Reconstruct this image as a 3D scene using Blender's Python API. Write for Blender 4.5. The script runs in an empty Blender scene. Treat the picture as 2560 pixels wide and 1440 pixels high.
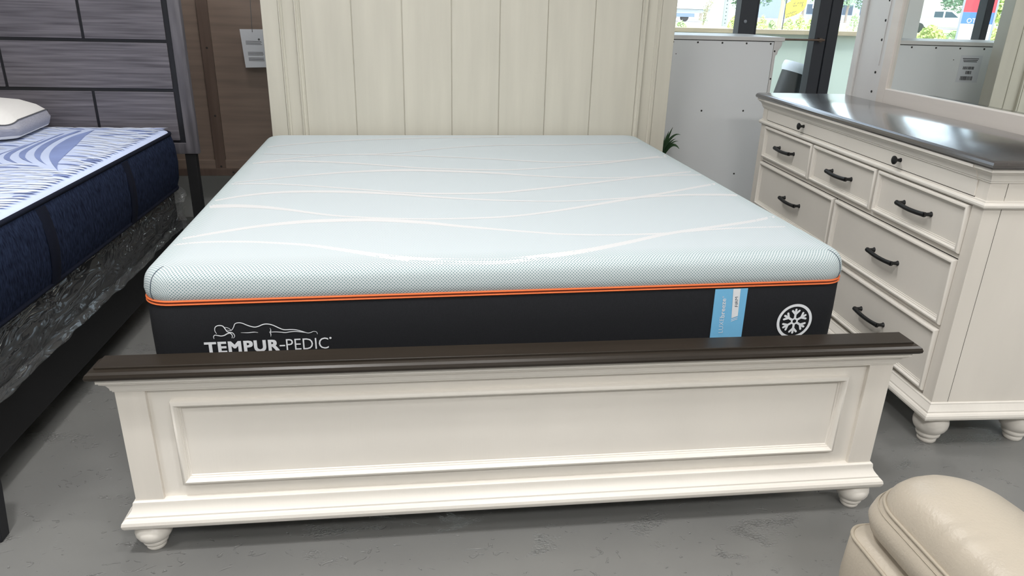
import bpy, math, random
from mathutils import Vector, Matrix
import numpy as np
random.seed(7)
S = bpy.context.scene
COL = S.collection
PI = math.pi

# ------------------------------------------------------------------ camera
CAM = (-0.2701, -1.6597, 1.3933, 0.1301, 0.3735, 0.0273, 1804.8)   # x y z yaw pitch roll f(px of 2560)
def cam_axes(yaw, pitch, roll):
    cy, sy, cp, sp = math.cos(yaw), math.sin(yaw), math.cos(pitch), math.sin(pitch)
    f = Vector((sy*cp, cy*cp, -sp)); r = Vector((cy, -sy, 0)); u = r.cross(f)
    cr, sr = math.cos(roll), math.sin(roll)
    return r*cr+u*sr, u*cr-r*sr, f
AX = cam_axes(*CAM[3:6])
cd = bpy.data.cameras.new('camera'); cam = bpy.data.objects.new('camera', cd); COL.objects.link(cam)
cd.sensor_width = 36; cd.lens = CAM[6]/2560*36; cd.clip_end = 2000; cd.clip_start = .02
m = Matrix((AX[0], AX[1], -AX[2])).transposed().to_4x4(); m.translation = CAM[:3]
cam.matrix_world = m
S.camera = cam
def ray(x, y):
    return AX[0]*((x-1280)/CAM[6]) + AX[1]*((720-y)/CAM[6]) + AX[2]
def at(x, y, ax, val):      # photo pixel -> point on the plane axis=val
    d = ray(x, y); o = Vector(CAM[:3]); return o + d*((val-o[ax])/d[ax])

# ------------------------------------------------------------------ world, sun, exposure
w = bpy.data.worlds.new('world'); S.world = w; w.use_nodes = True
nt = w.node_tree; bg = nt.nodes['Background']
sky = nt.nodes.new('ShaderNodeTexSky'); sky.sky_type = 'NISHITA'; sky.sun_disc = False
sky.sun_elevation = math.radians(52); sky.sun_rotation = math.radians(200); sky.altitude = 100; sky.dust_density = 2.0
hs = nt.nodes.new('ShaderNodeHueSaturation'); hs.inputs['Saturation'].default_value = .45
nt.links.new(sky.outputs[0], hs.inputs['Color']); nt.links.new(hs.outputs[0], bg.inputs[0]); bg.inputs[1].default_value = 0.95
sl = bpy.data.lights.new('sun', 'SUN'); sl.energy = 2.2; sl.angle = math.radians(.6); sl.color = (1, .96, .9)
sun = bpy.data.objects.new('sun', sl); COL.objects.link(sun)
sun.rotation_euler = (math.radians(38), 0, math.radians(-20)); sun.location = (0, -20, 30)
S.view_settings.view_transform = 'Standard'; S.view_settings.look = 'None'
S.view_settings.exposure = 0.0; S.view_settings.gamma = 1.0; S.view_settings.use_curve_mapping = False

# ------------------------------------------------------------------ materials
def lin(*c):
    return tuple(((v/255/12.92) if v/255 <= .04045 else ((v/255+.055)/1.055)**2.4) for v in c)
MATS = {}
def mat(name, col, rough=.5, metal=0, var=0, vscale=(4, 4, 4), vdetail=4, bump=0, bscale=(40, 40, 40), spec=.5, coat=0, sheen=0, emit=0, col2=None, transl=0):
    """principled material; var = colour variation by stretched noise; bump = fine relief by noise"""
    m = bpy.data.materials.new(name); m.use_nodes = True; t = m.node_tree; p = t.nodes['Principled BSDF']
    p.inputs['Roughness'].default_value = rough; p.inputs['Metallic'].default_value = metal
    p.inputs['Specular IOR Level'].default_value = spec
    p.inputs['Coat Weight'].default_value = coat; p.inputs['Coat Roughness'].default_value = .16
    p.inputs['Sheen Weight'].default_value = sheen
    p.inputs['Base Color'].default_value = (*col, 1)
    tc = t.nodes.new('ShaderNodeTexCoord')
    def noise(scale, detail):
        mp = t.nodes.new('ShaderNodeMapping'); mp.inputs['Scale'].default_value = scale
        t.links.new(tc.outputs['Object'], mp.inputs[0])
        n = t.nodes.new('ShaderNodeTexNoise'); n.inputs['Scale'].default_value = 1; n.inputs['Detail'].default_value = detail
        t.links.new(mp.outputs[0], n.inputs[0]); return n
    if var or col2:
        n = noise(vscale, vdetail); r = t.nodes.new('ShaderNodeValToRGB')
        r.color_ramp.elements[0].position = .3; r.color_ramp.elements[1].position = .7
        a = tuple(c*(1-var) for c in col); b = col2 if col2 else tuple(min(1, c*(1+var)) for c in col)
        r.color_ramp.elements[0].color = (*a, 1); r.color_ramp.elements[1].color = (*b, 1)
        t.links.new(n.outputs[0], r.inputs[0]); t.links.new(r.outputs[0], p.inputs['Base Color'])
    if bump:
        n = noise(bscale, 3); bn = t.nodes.new('ShaderNodeBump'); bn.inputs['Strength'].default_value = 1
        bn.inputs['Distance'].default_value = bump
        t.links.new(n.outputs[0], bn.inputs['Height']); t.links.new(bn.outputs[0], p.inputs['Normal'])
    if emit:
        p.inputs['Emission Color'].default_value = (*col, 1); p.inputs['Emission Strength'].default_value = emit
    MATS[name] = m; return m
mat('cream', lin(231, 226, 218), .38, var=.035, vscale=(3, 14, 2.2), bump=.0002, bscale=(120, 120, 9))
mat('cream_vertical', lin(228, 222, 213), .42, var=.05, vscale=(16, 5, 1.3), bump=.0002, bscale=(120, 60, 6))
mat('dark_top', lin(44, 38, 32), .33, spec=.35, var=.12, vscale=(3, 40, 40), bump=.0001, bscale=(6, 90, 90))
mat('dresser_top', lin(66, 60, 57), .22, var=.12, vscale=(3, 40, 40), coat=1.0, spec=1.0, bump=.0001, bscale=(6, 90, 90))
mat('iron', lin(30, 31, 32), .42, metal=.3)
mat('cream_shaded', lin(202, 198, 185), .42, var=.05, vscale=(16, 5, 1.3), bump=.0002, bscale=(120, 60, 6))  # same cream bed paint, darkened to stand in for dimmer light on the headboard
mat('back_board', lin(226, 228, 230), .4, var=.015, vscale=(1.2, 1.2, 1.2))
mat('chest_white', lin(212, 210, 208), .45, var=.02)
mat('seam_dark', lin(46, 44, 42), .8)
mat('screw', lin(48, 46, 45), .5, metal=.4)
mat('paper', lin(214, 216, 222), .7)
mat('ink', lin(60, 60, 64), .7)
mat('whitewash', lin(226, 224, 222), .5, var=.03, vscale=(8, 8, 1), bump=.0012, bscale=(70, 70, 2.5))
mat('whitewash_flat', lin(226, 224, 223), .45, var=.02, vscale=(5, 5, 1))
mat('mirror_wood', lin(222, 214, 207), .45, var=.03, vscale=(3, 20, 20), bump=.0003, bscale=(10, 90, 90))
mat('mirror_glass', (.90, .93, .92), 0.0, metal=1)
mat('black_fabric', lin(32, 33, 36), .95, var=.12, vscale=(500, 500, 220), bump=.0004, bscale=(500, 500, 260), spec=.2)
mat('orange_tape', lin(217, 112, 64), .75, var=.06, vscale=(300, 300, 900), bump=.0003, bscale=(300, 300, 900), spec=.25)
mat('zip_line', lin(120, 50, 25), .8)
mat('band_white', lin(204, 204, 205), .9, spec=.2, bump=.0002, bscale=(500, 500, 500))
mat('print_white', lin(225, 228, 232), .7, spec=.3)
mat('label_blue', lin(118, 184, 224), .85, var=.04, vscale=(700, 700, 700), spec=.2)
mat('label_grey', lin(72, 84, 96), .8)
mat('grey_plank', lin(76, 73, 80), .5, col2=lin(122, 118, 125), vscale=(3.0, 30, 85), vdetail=9, bump=.0006, bscale=(4, 60, 110))
mat('grey_frame', lin(76, 74, 80), .5, col2=lin(112, 109, 115), vscale=(40, 30, 3), vdetail=9, bump=.0005, bscale=(110, 60, 4))
mat('black_wood', lin(22, 23, 30), .5)
mat('black_rail', lin(13, 13, 16), .7)
mat('brown_back', lin(132, 115, 104), .45, var=.16, vscale=(2, 2, 30), vdetail=6)
mat('brown_batten', lin(100, 84, 76), .4, var=.2, vscale=(30, 30, 2), vdetail=6)
mat('navy_side', lin(15, 20, 36), .95, col2=lin(40, 50, 74), vscale=(150, 150, 40), vdetail=5, spec=.1, bump=.0012, bscale=(60, 60, 60))
mat('navy_tape', lin(15, 20, 36), .85, spec=.2, bump=.0004, bscale=(400, 400, 400))
mat('quilt_blue', lin(204, 217, 248), .85, var=.05, vscale=(6, 6, 6), bump=.0015, bscale=(14, 40, 10), spec=.25)
mat('quilt_white', lin(226, 234, 250), .75, spec=.3)
mat('quilt_mid', lin(136, 152, 200), .85, var=.12, vscale=(5, 5, 5), spec=.2)
mat('quilt_shade', lin(104, 116, 158), .9, spec=.2)
mat('pillow_white', lin(236, 234, 232), .85, bump=.0012, bscale=(90, 20, 20), spec=.2)
mat('pillow_grey', lin(172, 172, 182), .9, var=.1, vscale=(50, 50, 260), spec=.2)
mat('pillow_trim', lin(100, 100, 102), .9)
mat('box_spring', lin(27, 28, 31), .95, spec=.2)
mat('leather', lin(180, 170, 155), .36, var=.02, vscale=(4, 4, 4), bump=.0009, bscale=(170, 170, 170), spec=.5)
mat('leather_seam', lin(170, 160, 144), .5)
mat('leaf', lin(52, 82, 50), .45, var=.2, vscale=(20, 20, 20))
mat('pot', lin(170, 166, 160), .6)
mat('soil', lin(50, 40, 32), .95)
mat('wall', lin(226, 226, 224), .8)
mat('ceiling', lin(232, 232, 230), .85)
mat('frame_dark', lin(50, 53, 60), .55)
mat('frame_grey', lin(120, 126, 134), .4, metal=.3)
mat('bronze', lin(120, 104, 92), .35, metal=.6)
mat('lamp_shell', lin(235, 235, 235), .5)
mat('lamp_glow', (1, .97, .93), .5, emit=6)
mat('timber', lin(206, 188, 158), .8, var=.12, vscale=(2, 30, 30))
mat('green_sheet', lin(224, 236, 222), .5, var=.05, vscale=(2, 2, 2))
mat('bin_black', lin(38, 40, 42), .5)
mat('bag_white', lin(225, 228, 232), .4)
mat('deck', lin(150, 146, 140), .9, var=.08)
mat('asphalt', lin(172, 167, 165), .95, var=.06, vscale=(.3, .3, .3))
mat('grass', lin(172, 196, 130), .95, var=.2, vscale=(2, 2, 2))
mat('foliage_yellow', lin(206, 206, 130), .8, col2=lin(150, 180, 112), vscale=(1.3, 1.3, 1.3))
mat('foliage_green', lin(140, 168, 122), .8, col2=lin(184, 200, 146), vscale=(.6, .6, .6))
mat('foliage_deep', lin(116, 146, 122), .8, col2=lin(152, 178, 142), vscale=(.5, .5, .5))
mat('foliage_grey', lin(150, 160, 132), .8, col2=lin(178, 182, 152), vscale=(1, 1, 1))
mat('bark', lin(150, 138, 128), .9)
mat('steel', lin(140, 144, 152), .45, metal=.4)
mat('sign_yellow', lin(250, 226, 60), .6)
mat('sign_white', lin(240, 240, 240), .6)
mat('sign_red', lin(214, 56, 66), .6)
mat('sign_blue', lin(70, 110, 190), .6)
mat('car_white', lin(205, 207, 213), .25, coat=.5)
mat('car_blue', lin(92, 108, 130), .25, coat=.5)
mat('car_green', lin(84, 112, 106), .25, coat=.5)
mat('car_glass', lin(60, 74, 90), .08)
mat('tyre', lin(44, 44, 46), .8)
mat('tail_red', lin(190, 40, 40), .3)
mat('wall_grey', lin(140, 152, 172), .8, var=.05)

def mathn(t, op, a, b=None):
    n = t.nodes.new('ShaderNodeMath'); n.operation = op
    for i, v in enumerate((a, b)):
        if v is None: continue
        if hasattr(v, 'is_output'): t.links.new(v, n.inputs[i])
        else: n.inputs[i].default_value = v
    return n.outputs[0]
def glass_mat():
    m = bpy.data.materials.new('window_glass'); m.use_nodes = True; t = m.node_tree; t.nodes.clear()
    o = t.nodes.new('ShaderNodeOutputMaterial'); a = t.nodes.new('ShaderNodeBsdfTransparent'); g = t.nodes.new('ShaderNodeBsdfGlossy')
    a.inputs[0].default_value = (.93, .97, .96, 1); g.inputs['Roughness'].default_value = .0
    x = t.nodes.new('ShaderNodeMixShader'); f = t.nodes.new('ShaderNodeFresnel'); f.inputs[0].default_value = 1.5
    t.links.new(f.outputs[0], x.inputs[0]); t.links.new(a.outputs[0], x.inputs[1]); t.links.new(g.outputs[0], x.inputs[2]); t.links.new(x.outputs[0], o.inputs[0])
    MATS['glass'] = m
def plastic_mat():
    m = bpy.data.materials.new('clear_plastic'); m.use_nodes = True; t = m.node_tree; t.nodes.clear()
    o = t.nodes.new('ShaderNodeOutputMaterial'); a = t.nodes.new('ShaderNodeBsdfTransparent'); g = t.nodes.new('ShaderNodeBsdfGlossy'); d = t.nodes.new('ShaderNodeBsdfDiffuse')
    g.inputs['Roughness'].default_value = .07; d.inputs[0].default_value = (.6, .62, .65, 1)
    tc = t.nodes.new('ShaderNodeTexCoord'); mp = t.nodes.new('ShaderNodeMapping'); mp.inputs['Scale'].default_value = (6, 4.5, 13); mp.inputs['Rotation'].default_value = (.5, 0, 0)
    n = t.nodes.new('ShaderNodeTexNoise'); n.inputs['Scale'].default_value = 1; n.inputs['Detail'].default_value = 2; n.inputs['Distortion'].default_value = 1.4
    b = t.nodes.new('ShaderNodeBump'); b.inputs['Distance'].default_value = .012
    t.links.new(tc.outputs['Object'], mp.inputs[0]); t.links.new(mp.outputs[0], n.inputs[0]); rg = mathn(t, 'ABSOLUTE', mathn(t, 'SUBTRACT', n.outputs[0], .5)); t.links.new(mathn(t, 'SQRT', rg), b.inputs['Height']); t.links.new(b.outputs[0], g.inputs['Normal'])
    x1 = t.nodes.new('ShaderNodeMixShader'); x1.inputs[0].default_value = .8
    t.links.new(d.outputs[0], x1.inputs[1]); t.links.new(g.outputs[0], x1.inputs[2])
    x = t.nodes.new('ShaderNodeMixShader'); x.inputs[0].default_value = .27
    t.links.new(a.outputs[0], x.inputs[1]); t.links.new(x1.outputs[0], x.inputs[2]); t.links.new(x.outputs[0], o.inputs[0])
    MATS['plastic'] = m
def dot_mat():
    """white knit with a staggered grid of small grey-green dots, in metres of the cover's own UV"""
    m = mat('dot_knit', lin(236, 241, 243), .9, spec=.2); t = m.node_tree; p = t.nodes['Principled BSDF']
    uv = t.nodes.new('ShaderNodeUVMap'); s = t.nodes.new('ShaderNodeSeparateXYZ'); t.links.new(uv.outputs[0], s.inputs[0])
    pitch = .0086; out = None
    for off in (0, .5):
        fx = mathn(t, 'SUBTRACT', mathn(t, 'FRACT', mathn(t, 'ADD', mathn(t, 'DIVIDE', s.outputs[0], pitch), off)), .5)
        fy = mathn(t, 'SUBTRACT', mathn(t, 'FRACT', mathn(t, 'ADD', mathn(t, 'DIVIDE', s.outputs[1], pitch), off)), .5)
        d = mathn(t, 'SQRT', mathn(t, 'ADD', mathn(t, 'MULTIPLY', fx, fx), mathn(t, 'MULTIPLY', fy, fy)))
        out = d if out is None else mathn(t, 'MINIMUM', out, d)
    r = t.nodes.new('ShaderNodeValToRGB'); t.links.new(out, r.inputs[0])
    r.color_ramp.elements[0].position = .14; r.color_ramp.elements[0].color = (*lin(116, 142, 147), 1)
    r.color_ramp.elements[1].position = .29; r.color_ramp.elements[1].color = (*lin(200, 207, 209), 1)
    # the border fabric is an open mesh, the top panel a closer knit of the same dots
    edge = mathn(t, 'MAXIMUM', mathn(t, 'SUBTRACT', .045, s.outputs[1]), mathn(t, 'SUBTRACT', mathn(t, 'ABSOLUTE', s.outputs[0]), .92))
    k = t.nodes.new('ShaderNodeMapRange'); k.inputs['From Min'].default_value = -.05; k.inputs['From Max'].default_value = .0; k.inputs['To Min'].default_value = .38; k.inputs['To Max'].default_value = 1
    t.links.new(edge, k.inputs['Value'])
    mx = t.nodes.new('ShaderNodeMix'); mx.data_type = 'RGBA'; t.links.new(k.outputs[0], mx.inputs[0]); mx.inputs[6].default_value = (*lin(192, 199, 204), 1); t.links.new(r.outputs[0], mx.inputs[7])
    t.links.new(mx.outputs[2], p.inputs['Base Color'])
    bn = t.nodes.new('ShaderNodeBump'); bn.inputs['Distance'].default_value = .0006; t.links.new(out, bn.inputs['Height']); t.links.new(bn.outputs[0], p.inputs['Normal'])
def floor_mat():
    m = mat('floor_paint', lin(118, 118, 117), .3, spec=.5); t = m.node_tree; p = t.nodes['Principled BSDF']
    tc = t.nodes.new('ShaderNodeTexCoord')
    def noise(scale, detail, dist=0, rough=.5):
        mp = t.nodes.new('ShaderNodeMapping'); mp.inputs['Scale'].default_value = scale; t.links.new(tc.outputs['Object'], mp.inputs[0])
        n = t.nodes.new('ShaderNodeTexNoise'); n.inputs['Scale'].default_value = 1; n.inputs['Detail'].default_value = detail; n.inputs['Distortion'].default_value = dist; n.inputs['Roughness'].default_value = rough
        t.links.new(mp.outputs[0], n.inputs[0]); return n.outputs[0]
    def ramp(v, a, b):
        r = t.nodes.new('ShaderNodeMapRange'); r.inputs['From Min'].default_value = a; r.inputs['From Max'].default_value = b; t.links.new(v, r.inputs['Value']); return r.outputs[0]
    patch = ramp(noise((4.2, 7.5, 1), 4, .4, .6), .585, .66)          # where the coat is flaked
    chips = ramp(noise((22, 30, 1), 3, 1.5), .66, .70)            # small pits
    rough = mathn(t, 'SUBTRACT', noise((120, 165, 1), 3, .3, .55), .5)
    h = mathn(t, 'ADD', mathn(t, 'MULTIPLY', mathn(t, 'MULTIPLY', patch, rough), 2.6), mathn(t, 'MULTIPLY', chips, -.35))
    h = mathn(t, 'ADD', h, mathn(t, 'MULTIPLY', noise((5, 5, 1), 2), .5))
    bn = t.nodes.new('ShaderNodeBump'); bn.inputs['Distance'].default_value = .0045; t.links.new(h, bn.inputs['Height']); t.links.new(bn.outputs[0], p.inputs['Normal'])
    r = t.nodes.new('ShaderNodeValToRGB'); t.links.new(noise((2, 2, 1), 5), r.inputs[0])
    r.color_ramp.elements[0].position = .3; r.color_ramp.elements[0].color = (*lin(115, 115, 114), 1)
    r.color_ramp.elements[1].position = .7; r.color_ramp.elements[1].color = (*lin(123, 123, 121), 1)
    t.links.new(r.outputs[0], p.inputs['Base Color'])
glass_mat(); plastic_mat(); dot_mat(); floor_mat()

# ------------------------------------------------------------------ mesh helpers
def rr(x0, x1, y0, y1, r, n=8):
    r = max(min(r, (x1-x0)/2-1e-4, (y1-y0)/2-1e-4), 1e-4); P = []
    for cx, cy, a0 in ((x1-r, y0+r, -90), (x1-r, y1-r, 0), (x0+r, y1-r, 90), (x0+r, y0+r, 180)):
        for i in range(n+1):
            a = math.radians(a0+90*i/n); P.append((cx+r*math.cos(a), cy+r*math.sin(a)))
    return P
class B:
    def __init__(s): s.v = []; s.f = []; s.uv = None
    def add(s, V, F):
        o = len(s.v); s.v += [tuple(p) for p in V]; s.f += [tuple(i+o for i in q) for q in F]; return s
    def box(s, x0, x1, y0, y1, z0, z1):
        return s.add([(x, y, z) for z in (z0, z1) for x, y in ((x0, y0), (x1, y0), (x1, y1), (x0, y1))],
                     [(3, 2, 1, 0), (4, 5, 6, 7), (0, 1, 5, 4), (1, 2, 6, 5), (2, 3, 7, 6), (3, 0, 4, 7)])
    def loops(s, L, cap0=True, cap1=True, closed=True):
        n = len(L[0]); V = [p for l in L for p in l]; F = []
        for i in range(len(L)-1):
            for j in range(n if closed else n-1):
                k = (j+1) % n; F.append((i*n+j, i*n+k, (i+1)*n+k, (i+1)*n+j))
        if cap0: F.append(tuple(reversed(range(n))))
        if cap1: F.append(tuple(range((len(L)-1)*n, len(L)*n)))
        return s.add(V, F)
    def rstack(s, x0, x1, y0, y1, prof, back=True):      # mitred moulding round a box: profile (outset, z)
        return s.loops([[(x0-o, y0-o, z), (x1+o, y0-o, z), (x1+o, y1+(o if back else 0), z), (x0-o, y1+(o if back else 0), z)] for o, z in prof])
    def frame(s, x0, x1, z0, z1, prof):     # mitred moulding round a rectangle in the XZ plane: profile (inset, y)
        return s.loops([[(x0+d, y, z0+d), (x1-d, y, z0+d), (x1-d, y, z1-d), (x0+d, y, z1-d)] for d, y in prof], False, False)
    def rrstack(s, x0, x1, y0, y1, R, prof, n=8, cap0=True, cap1=True):   # rounded box: profile (inset, z)
        return s.loops([[(a, b, z) for a, b in rr(x0+d, x1-d, y0+d, y1-d, R-d if R-d > .004 else .004, n)] for d, z in prof], cap0, cap1)
    def lathe(s, prof, c=(0, 0, 0), seg=24, axis='z'):
        L = []
        for r, h in prof:
            l = []
            for i in range(seg):
                a = 2*PI*i/seg; x, y = r*math.cos(a), r*math.sin(a)
                p = (x, y, h) if axis == 'z' else (x, -h, y) if axis == 'y' else (h, x, y)
                l.append((c[0]+p[0], c[1]+p[1], c[2]+p[2]))
            L.append(l)
        return s.loops(L)
    def tube(s, pts, r, seg=8, closed=False, flat=1.0):
        P = [Vector(p) for p in pts]; n = len(P); L = []; up = None
        for i in range(n):
            a = P[(i-1) % n] if (closed or i) else P[0]; b = P[(i+1) % n] if (closed or i < n-1) else P[-1]
            t = (b-a).normalized()
            if up is None: up = t.orthogonal().normalized()
            up = (up-t*up.dot(t)).normalized(); w = t.cross(up)
            ri = r[i] if isinstance(r, (list, tuple)) else r
            L.append([tuple(P[i]+(up*math.cos(2*PI*k/seg)*flat+w*math.sin(2*PI*k/seg))*ri) for k in range(seg)])
        if closed: L.append(L[0])
        return s.loops(L, not closed, not closed)
    def ribbon(s, pts, wid, nrm, thick=0):       # flat stroke of varying width on the plane with normal nrm
        P = [Vector(p) for p in pts]; N = Vector(nrm); V = []
        for i, p in enumerate(P):
            t = (P[min(i+1, len(P)-1)]-P[max(i-1, 0)]).normalized(); q = N.cross(t).normalized()
            h = (wid[i] if isinstance(wid, (list, tuple)) else wid)/2
            V += [p+q*h, p-q*h]
        return s.add(V, [(2*i, 2*i+1, 2*i+3, 2*i+2) for i in range(len(P)-1)])
    def poly(s, pts): return s.add(pts, [tuple(range(len(pts)))])
    def slab(s, pts, off):       # polygon with thickness
        off = Vector(off); a = [Vector(p) for p in pts]; return s.loops([[tuple(p) for p in a], [tuple(p+off) for p in a]])
    def build(s, name, m, parent=None, bevel=0, org=(0, 0, 0), ang=35, solid=0, sub=0):
        me = bpy.data.meshes.new(name); o3 = Vector(org)
        me.from_pydata([tuple(Vector(p)-o3) for p in s.v], [], s.f)
        me.materials.append(MATS[m]); me.update()
        if s.uv is not None:
            l = me.uv_layers.new(name='UVMap')
            for lp in me.loops: l.data[lp.index].uv = s.uv[lp.vertex_index]
        for p in me.polygons: p.use_smooth = True
        me.set_sharp_from_angle(angle=math.radians(ang))
        o = bpy.data.objects.new(name, me); COL.objects.link(o)
        if parent: o.parent = parent
        if bevel:
            b = o.modifiers.new('bevel', 'BEVEL'); b.width = bevel; b.segments = 2; b.limit_method = 'ANGLE'; b.angle_limit = math.radians(50); b.harden_normals = True
        return o
def smooth_path(pts, k=6):
    P = [Vector(p) for p in pts]; out = []
    for i in range(len(P)-1):
        a, b, c, d = P[max(i-1, 0)], P[i], P[i+1], P[min(i+2, len(P)-1)]
        for j in range(k):
            t = j/k; out.append(.5*((2*b)+(c-a)*t+(2*a-5*b+4*c-d)*t*t+(3*b-a-3*c+d)*t**3))
    out.append(P[-1]); return out
def tag(o, label, cat, group=None, kind=None):
    if label: o['label'] = label
    if cat: o['category'] = cat
    if group: o['group'] = group
    if kind: o['kind'] = kind
    return o
def thing(name, label, cat, loc=(0, 0, 0), rz=0, group=None):
    o = bpy.data.objects.new(name, None); COL.objects.link(o); o.location = loc; o.rotation_euler = (0, 0, rz); o.empty_display_size = .1
    return tag(o, label, cat, group)
def struct(o): o['kind'] = 'structure'; return o
def copy_part(o, parent, loc=None):
    c = o.copy(); COL.objects.link(c); c.parent = parent
    if loc is not None: c.location = loc
    return c
def text_geo(body, offset=0.0, space=1.0):
    """lettering as flat polygons, scaled to a unit box (x 0..1, y 0..1)"""
    cu = bpy.data.curves.new('lettering', 'FONT'); cu.body = body; cu.size = 1; cu.offset = offset; cu.space_character = space; cu.resolution_u = 3
    ob = bpy.data.objects.new('lettering', cu); COL.objects.link(ob)
    dg = bpy.context.evaluated_depsgraph_get(); me = bpy.data.meshes.new_from_object(ob.evaluated_get(dg))
    V = [tuple(v.co) for v in me.vertices]; F = [tuple(p.vertices) for p in me.polygons]
    bpy.data.objects.remove(ob); bpy.data.curves.remove(cu); bpy.data.meshes.remove(me)
    xs = [v[0] for v in V]; ys = [v[1] for v in V]; x0, x1, y0, y1 = min(xs), max(xs), min(ys), max(ys)
    return [((v[0]-x0)/(x1-x0), (v[1]-y0)/(y1-y0)) for v in V], F

# ================================================================== ROOM
FX0, FX1, FY0, FY1, CZ = -5.2, 4.8, -6.2, 3.3, 3.5
struct(B().add([(FX0, FY0, 0), (FX1, FY0, 0), (FX1, FY1+.1, 0), (FX0, FY1+.1, 0), (FX0, FY0, -.1), (FX1, FY0, -.1), (FX1, FY1+.1, -.1), (FX0, FY1+.1, -.1)],
     [(0, 1, 2, 3), (7, 6, 5, 4), (0, 4, 5, 1), (1, 5, 6, 2), (2, 6, 7, 3), (3, 7, 4, 0)]).build('floor', 'floor_paint'))
struct(B().box(FX0, FX1, FY0, FY1+.1, CZ, CZ+.12).build('ceiling', 'ceiling'))
struct(B().box(FX0-.12, FX0, FY0, FY1+.1, -.1, CZ+.1).build('wall_left', 'wall'))
struct(B().box(FX1, FX1+.12, FY0, FY1+.1, -.1, CZ+.1).build('wall_right', 'wall'))
struct(B().box(FX0, FX1, FY0-.12, FY0, -.1, CZ+.1).build('wall_front', 'wall'))
wb = struct(B().box(FX0, -.62, FY1, FY1+.12, 0, CZ).box(-.62, FX1, FY1, FY1+.12, 3.05, CZ).build('wall_back', 'wall'))
struct(B().box(.99, 1.09, FY1-.16, FY1+.1, 0, 3.05).build('trim_1', 'wall', bevel=.004))
# storefront glazing on the back wall: aluminium frames with single panes
wn = 0
def window(x0, x1, fl, fr, lock=False):
    global wn; wn += 1
    f = struct(B().box(x0, x1, FY1+.0, FY1+.09, 0, .12).box(x0, x1, FY1, FY1+.09, 2.95, 3.05).build('window_%d' % wn, 'frame_dark', bevel=.003))
    B().box(x0, x0+fl, FY1-.03, FY1+.06, .12, 2.95).build('mullion', 'frame_dark', f, bevel=.004)
    B().box(x1-fr, x1, FY1-.03, FY1+.06, .12, 2.95).build('mullion', 'frame_dark', f, bevel=.004)
    B().box(x0+fl-.005, x1-fr+.005, FY1+.045, FY1+.052, .115, 2.955).build('pane', 'glass', f)
    return f
window(-.62, .475, .06, .045); window(.475, .99, .004, .02); w3 = window(1.09, 1.975, .05, .115); w4 = window(1.975, 2.495, .012, .082); w5 = window(2.503, 3.62, .075, .07); window(3.62, FX1, .05, .05)
B().lathe([(.006, 0), (.011, .001), (.011, .006), (.004, .008)], (1.90, FY1-.03, 1.33), 14, 'y').build('lock_cylinder', 'steel', w3)
bar = thing('push_bar', 'thin bronze bar across the glass beside the back of the white chest', 'bar', (2.2, 3.24, 1.224))
B().tube([(-.21, 0, 0), (.27, 0, 0)], .007, 10).build('rod', 'bronze', bar)
B().box(.235, .255, 0, .031, -.012, .012).build('bracket', 'bronze', bar); B().box(-.21, -.19, 0, .04, -.012, .012).build('bracket', 'bronze', bar)

# unseen ceiling lamps: rectangular panels added as fill, then two round downlights
def add_fill_panel(x, y, power, label, w=1.2, h=.6):
    t = thing('fill_panel', label, 'ceiling light', (x, y, CZ), 0, 'added fill panels above the frame')
    B().box(-w/2-.03, w/2+.03, -h/2-.03, h/2+.03, -.05, 0).build('housing', 'lamp_shell', t, bevel=.005)
    B().box(-w/2, w/2, -h/2, h/2, -.054, -.049).build('diffuser', 'lamp_glow', t)
    l = bpy.data.lights.new('fill_light', 'AREA'); l.shape = 'RECTANGLE'; l.size = w; l.size_y = h; l.energy = power; l.color = (1, .985, .965)
    o = bpy.data.objects.new('fill_light', l); COL.objects.link(o); o.parent = t; o.location = (0, 0, -.06)
for x, y, p, pl_ in ((.5, -3.4, 72, 'behind the camera, over the aisle'), (2.4, -3.4, 30, 'behind the camera, over the right aisle'), (3.4, -.6, 26, 'behind the dresser mirror'), (-.5, 1.1, 30, 'above the cream bed mattress'), (-2.5, -2.0, 42, 'in front of the grey plank bed')):
    add_fill_panel(x, y, p, 'added white rectangular ceiling fill panel '+pl_)
for lx_, ly_, pw_, lab_ in ((.2, -1.0, 12, 'small round ceiling lamp above the foot of the cream bed'), (-1.0, -.8, 22, 'small round ceiling lamp above the gap between the beds')):
    t = thing('ceiling_spotlight', lab_, 'ceiling light', (lx_, ly_, CZ))
    B().lathe([(.05, 0), (.13, -.02), (.15, -.11), (.145, -.115)], seg=28).build('shade', 'lamp_shell', t)
    B().lathe([(.13, -.116), (.13, -.12)], seg=28).build('lens', 'lamp_glow', t)
    l = bpy.data.lights.new('bulb', 'AREA'); l.shape = 'DISK'; l.size = .16; l.energy = pw_; l.spread = math.radians(125); l.color = (1, .98, .955)
    o = bpy.data.objects.new('bulb', l); COL.objects.link(o); o.parent = t; o.location = (0, 0, -.125)

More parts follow.
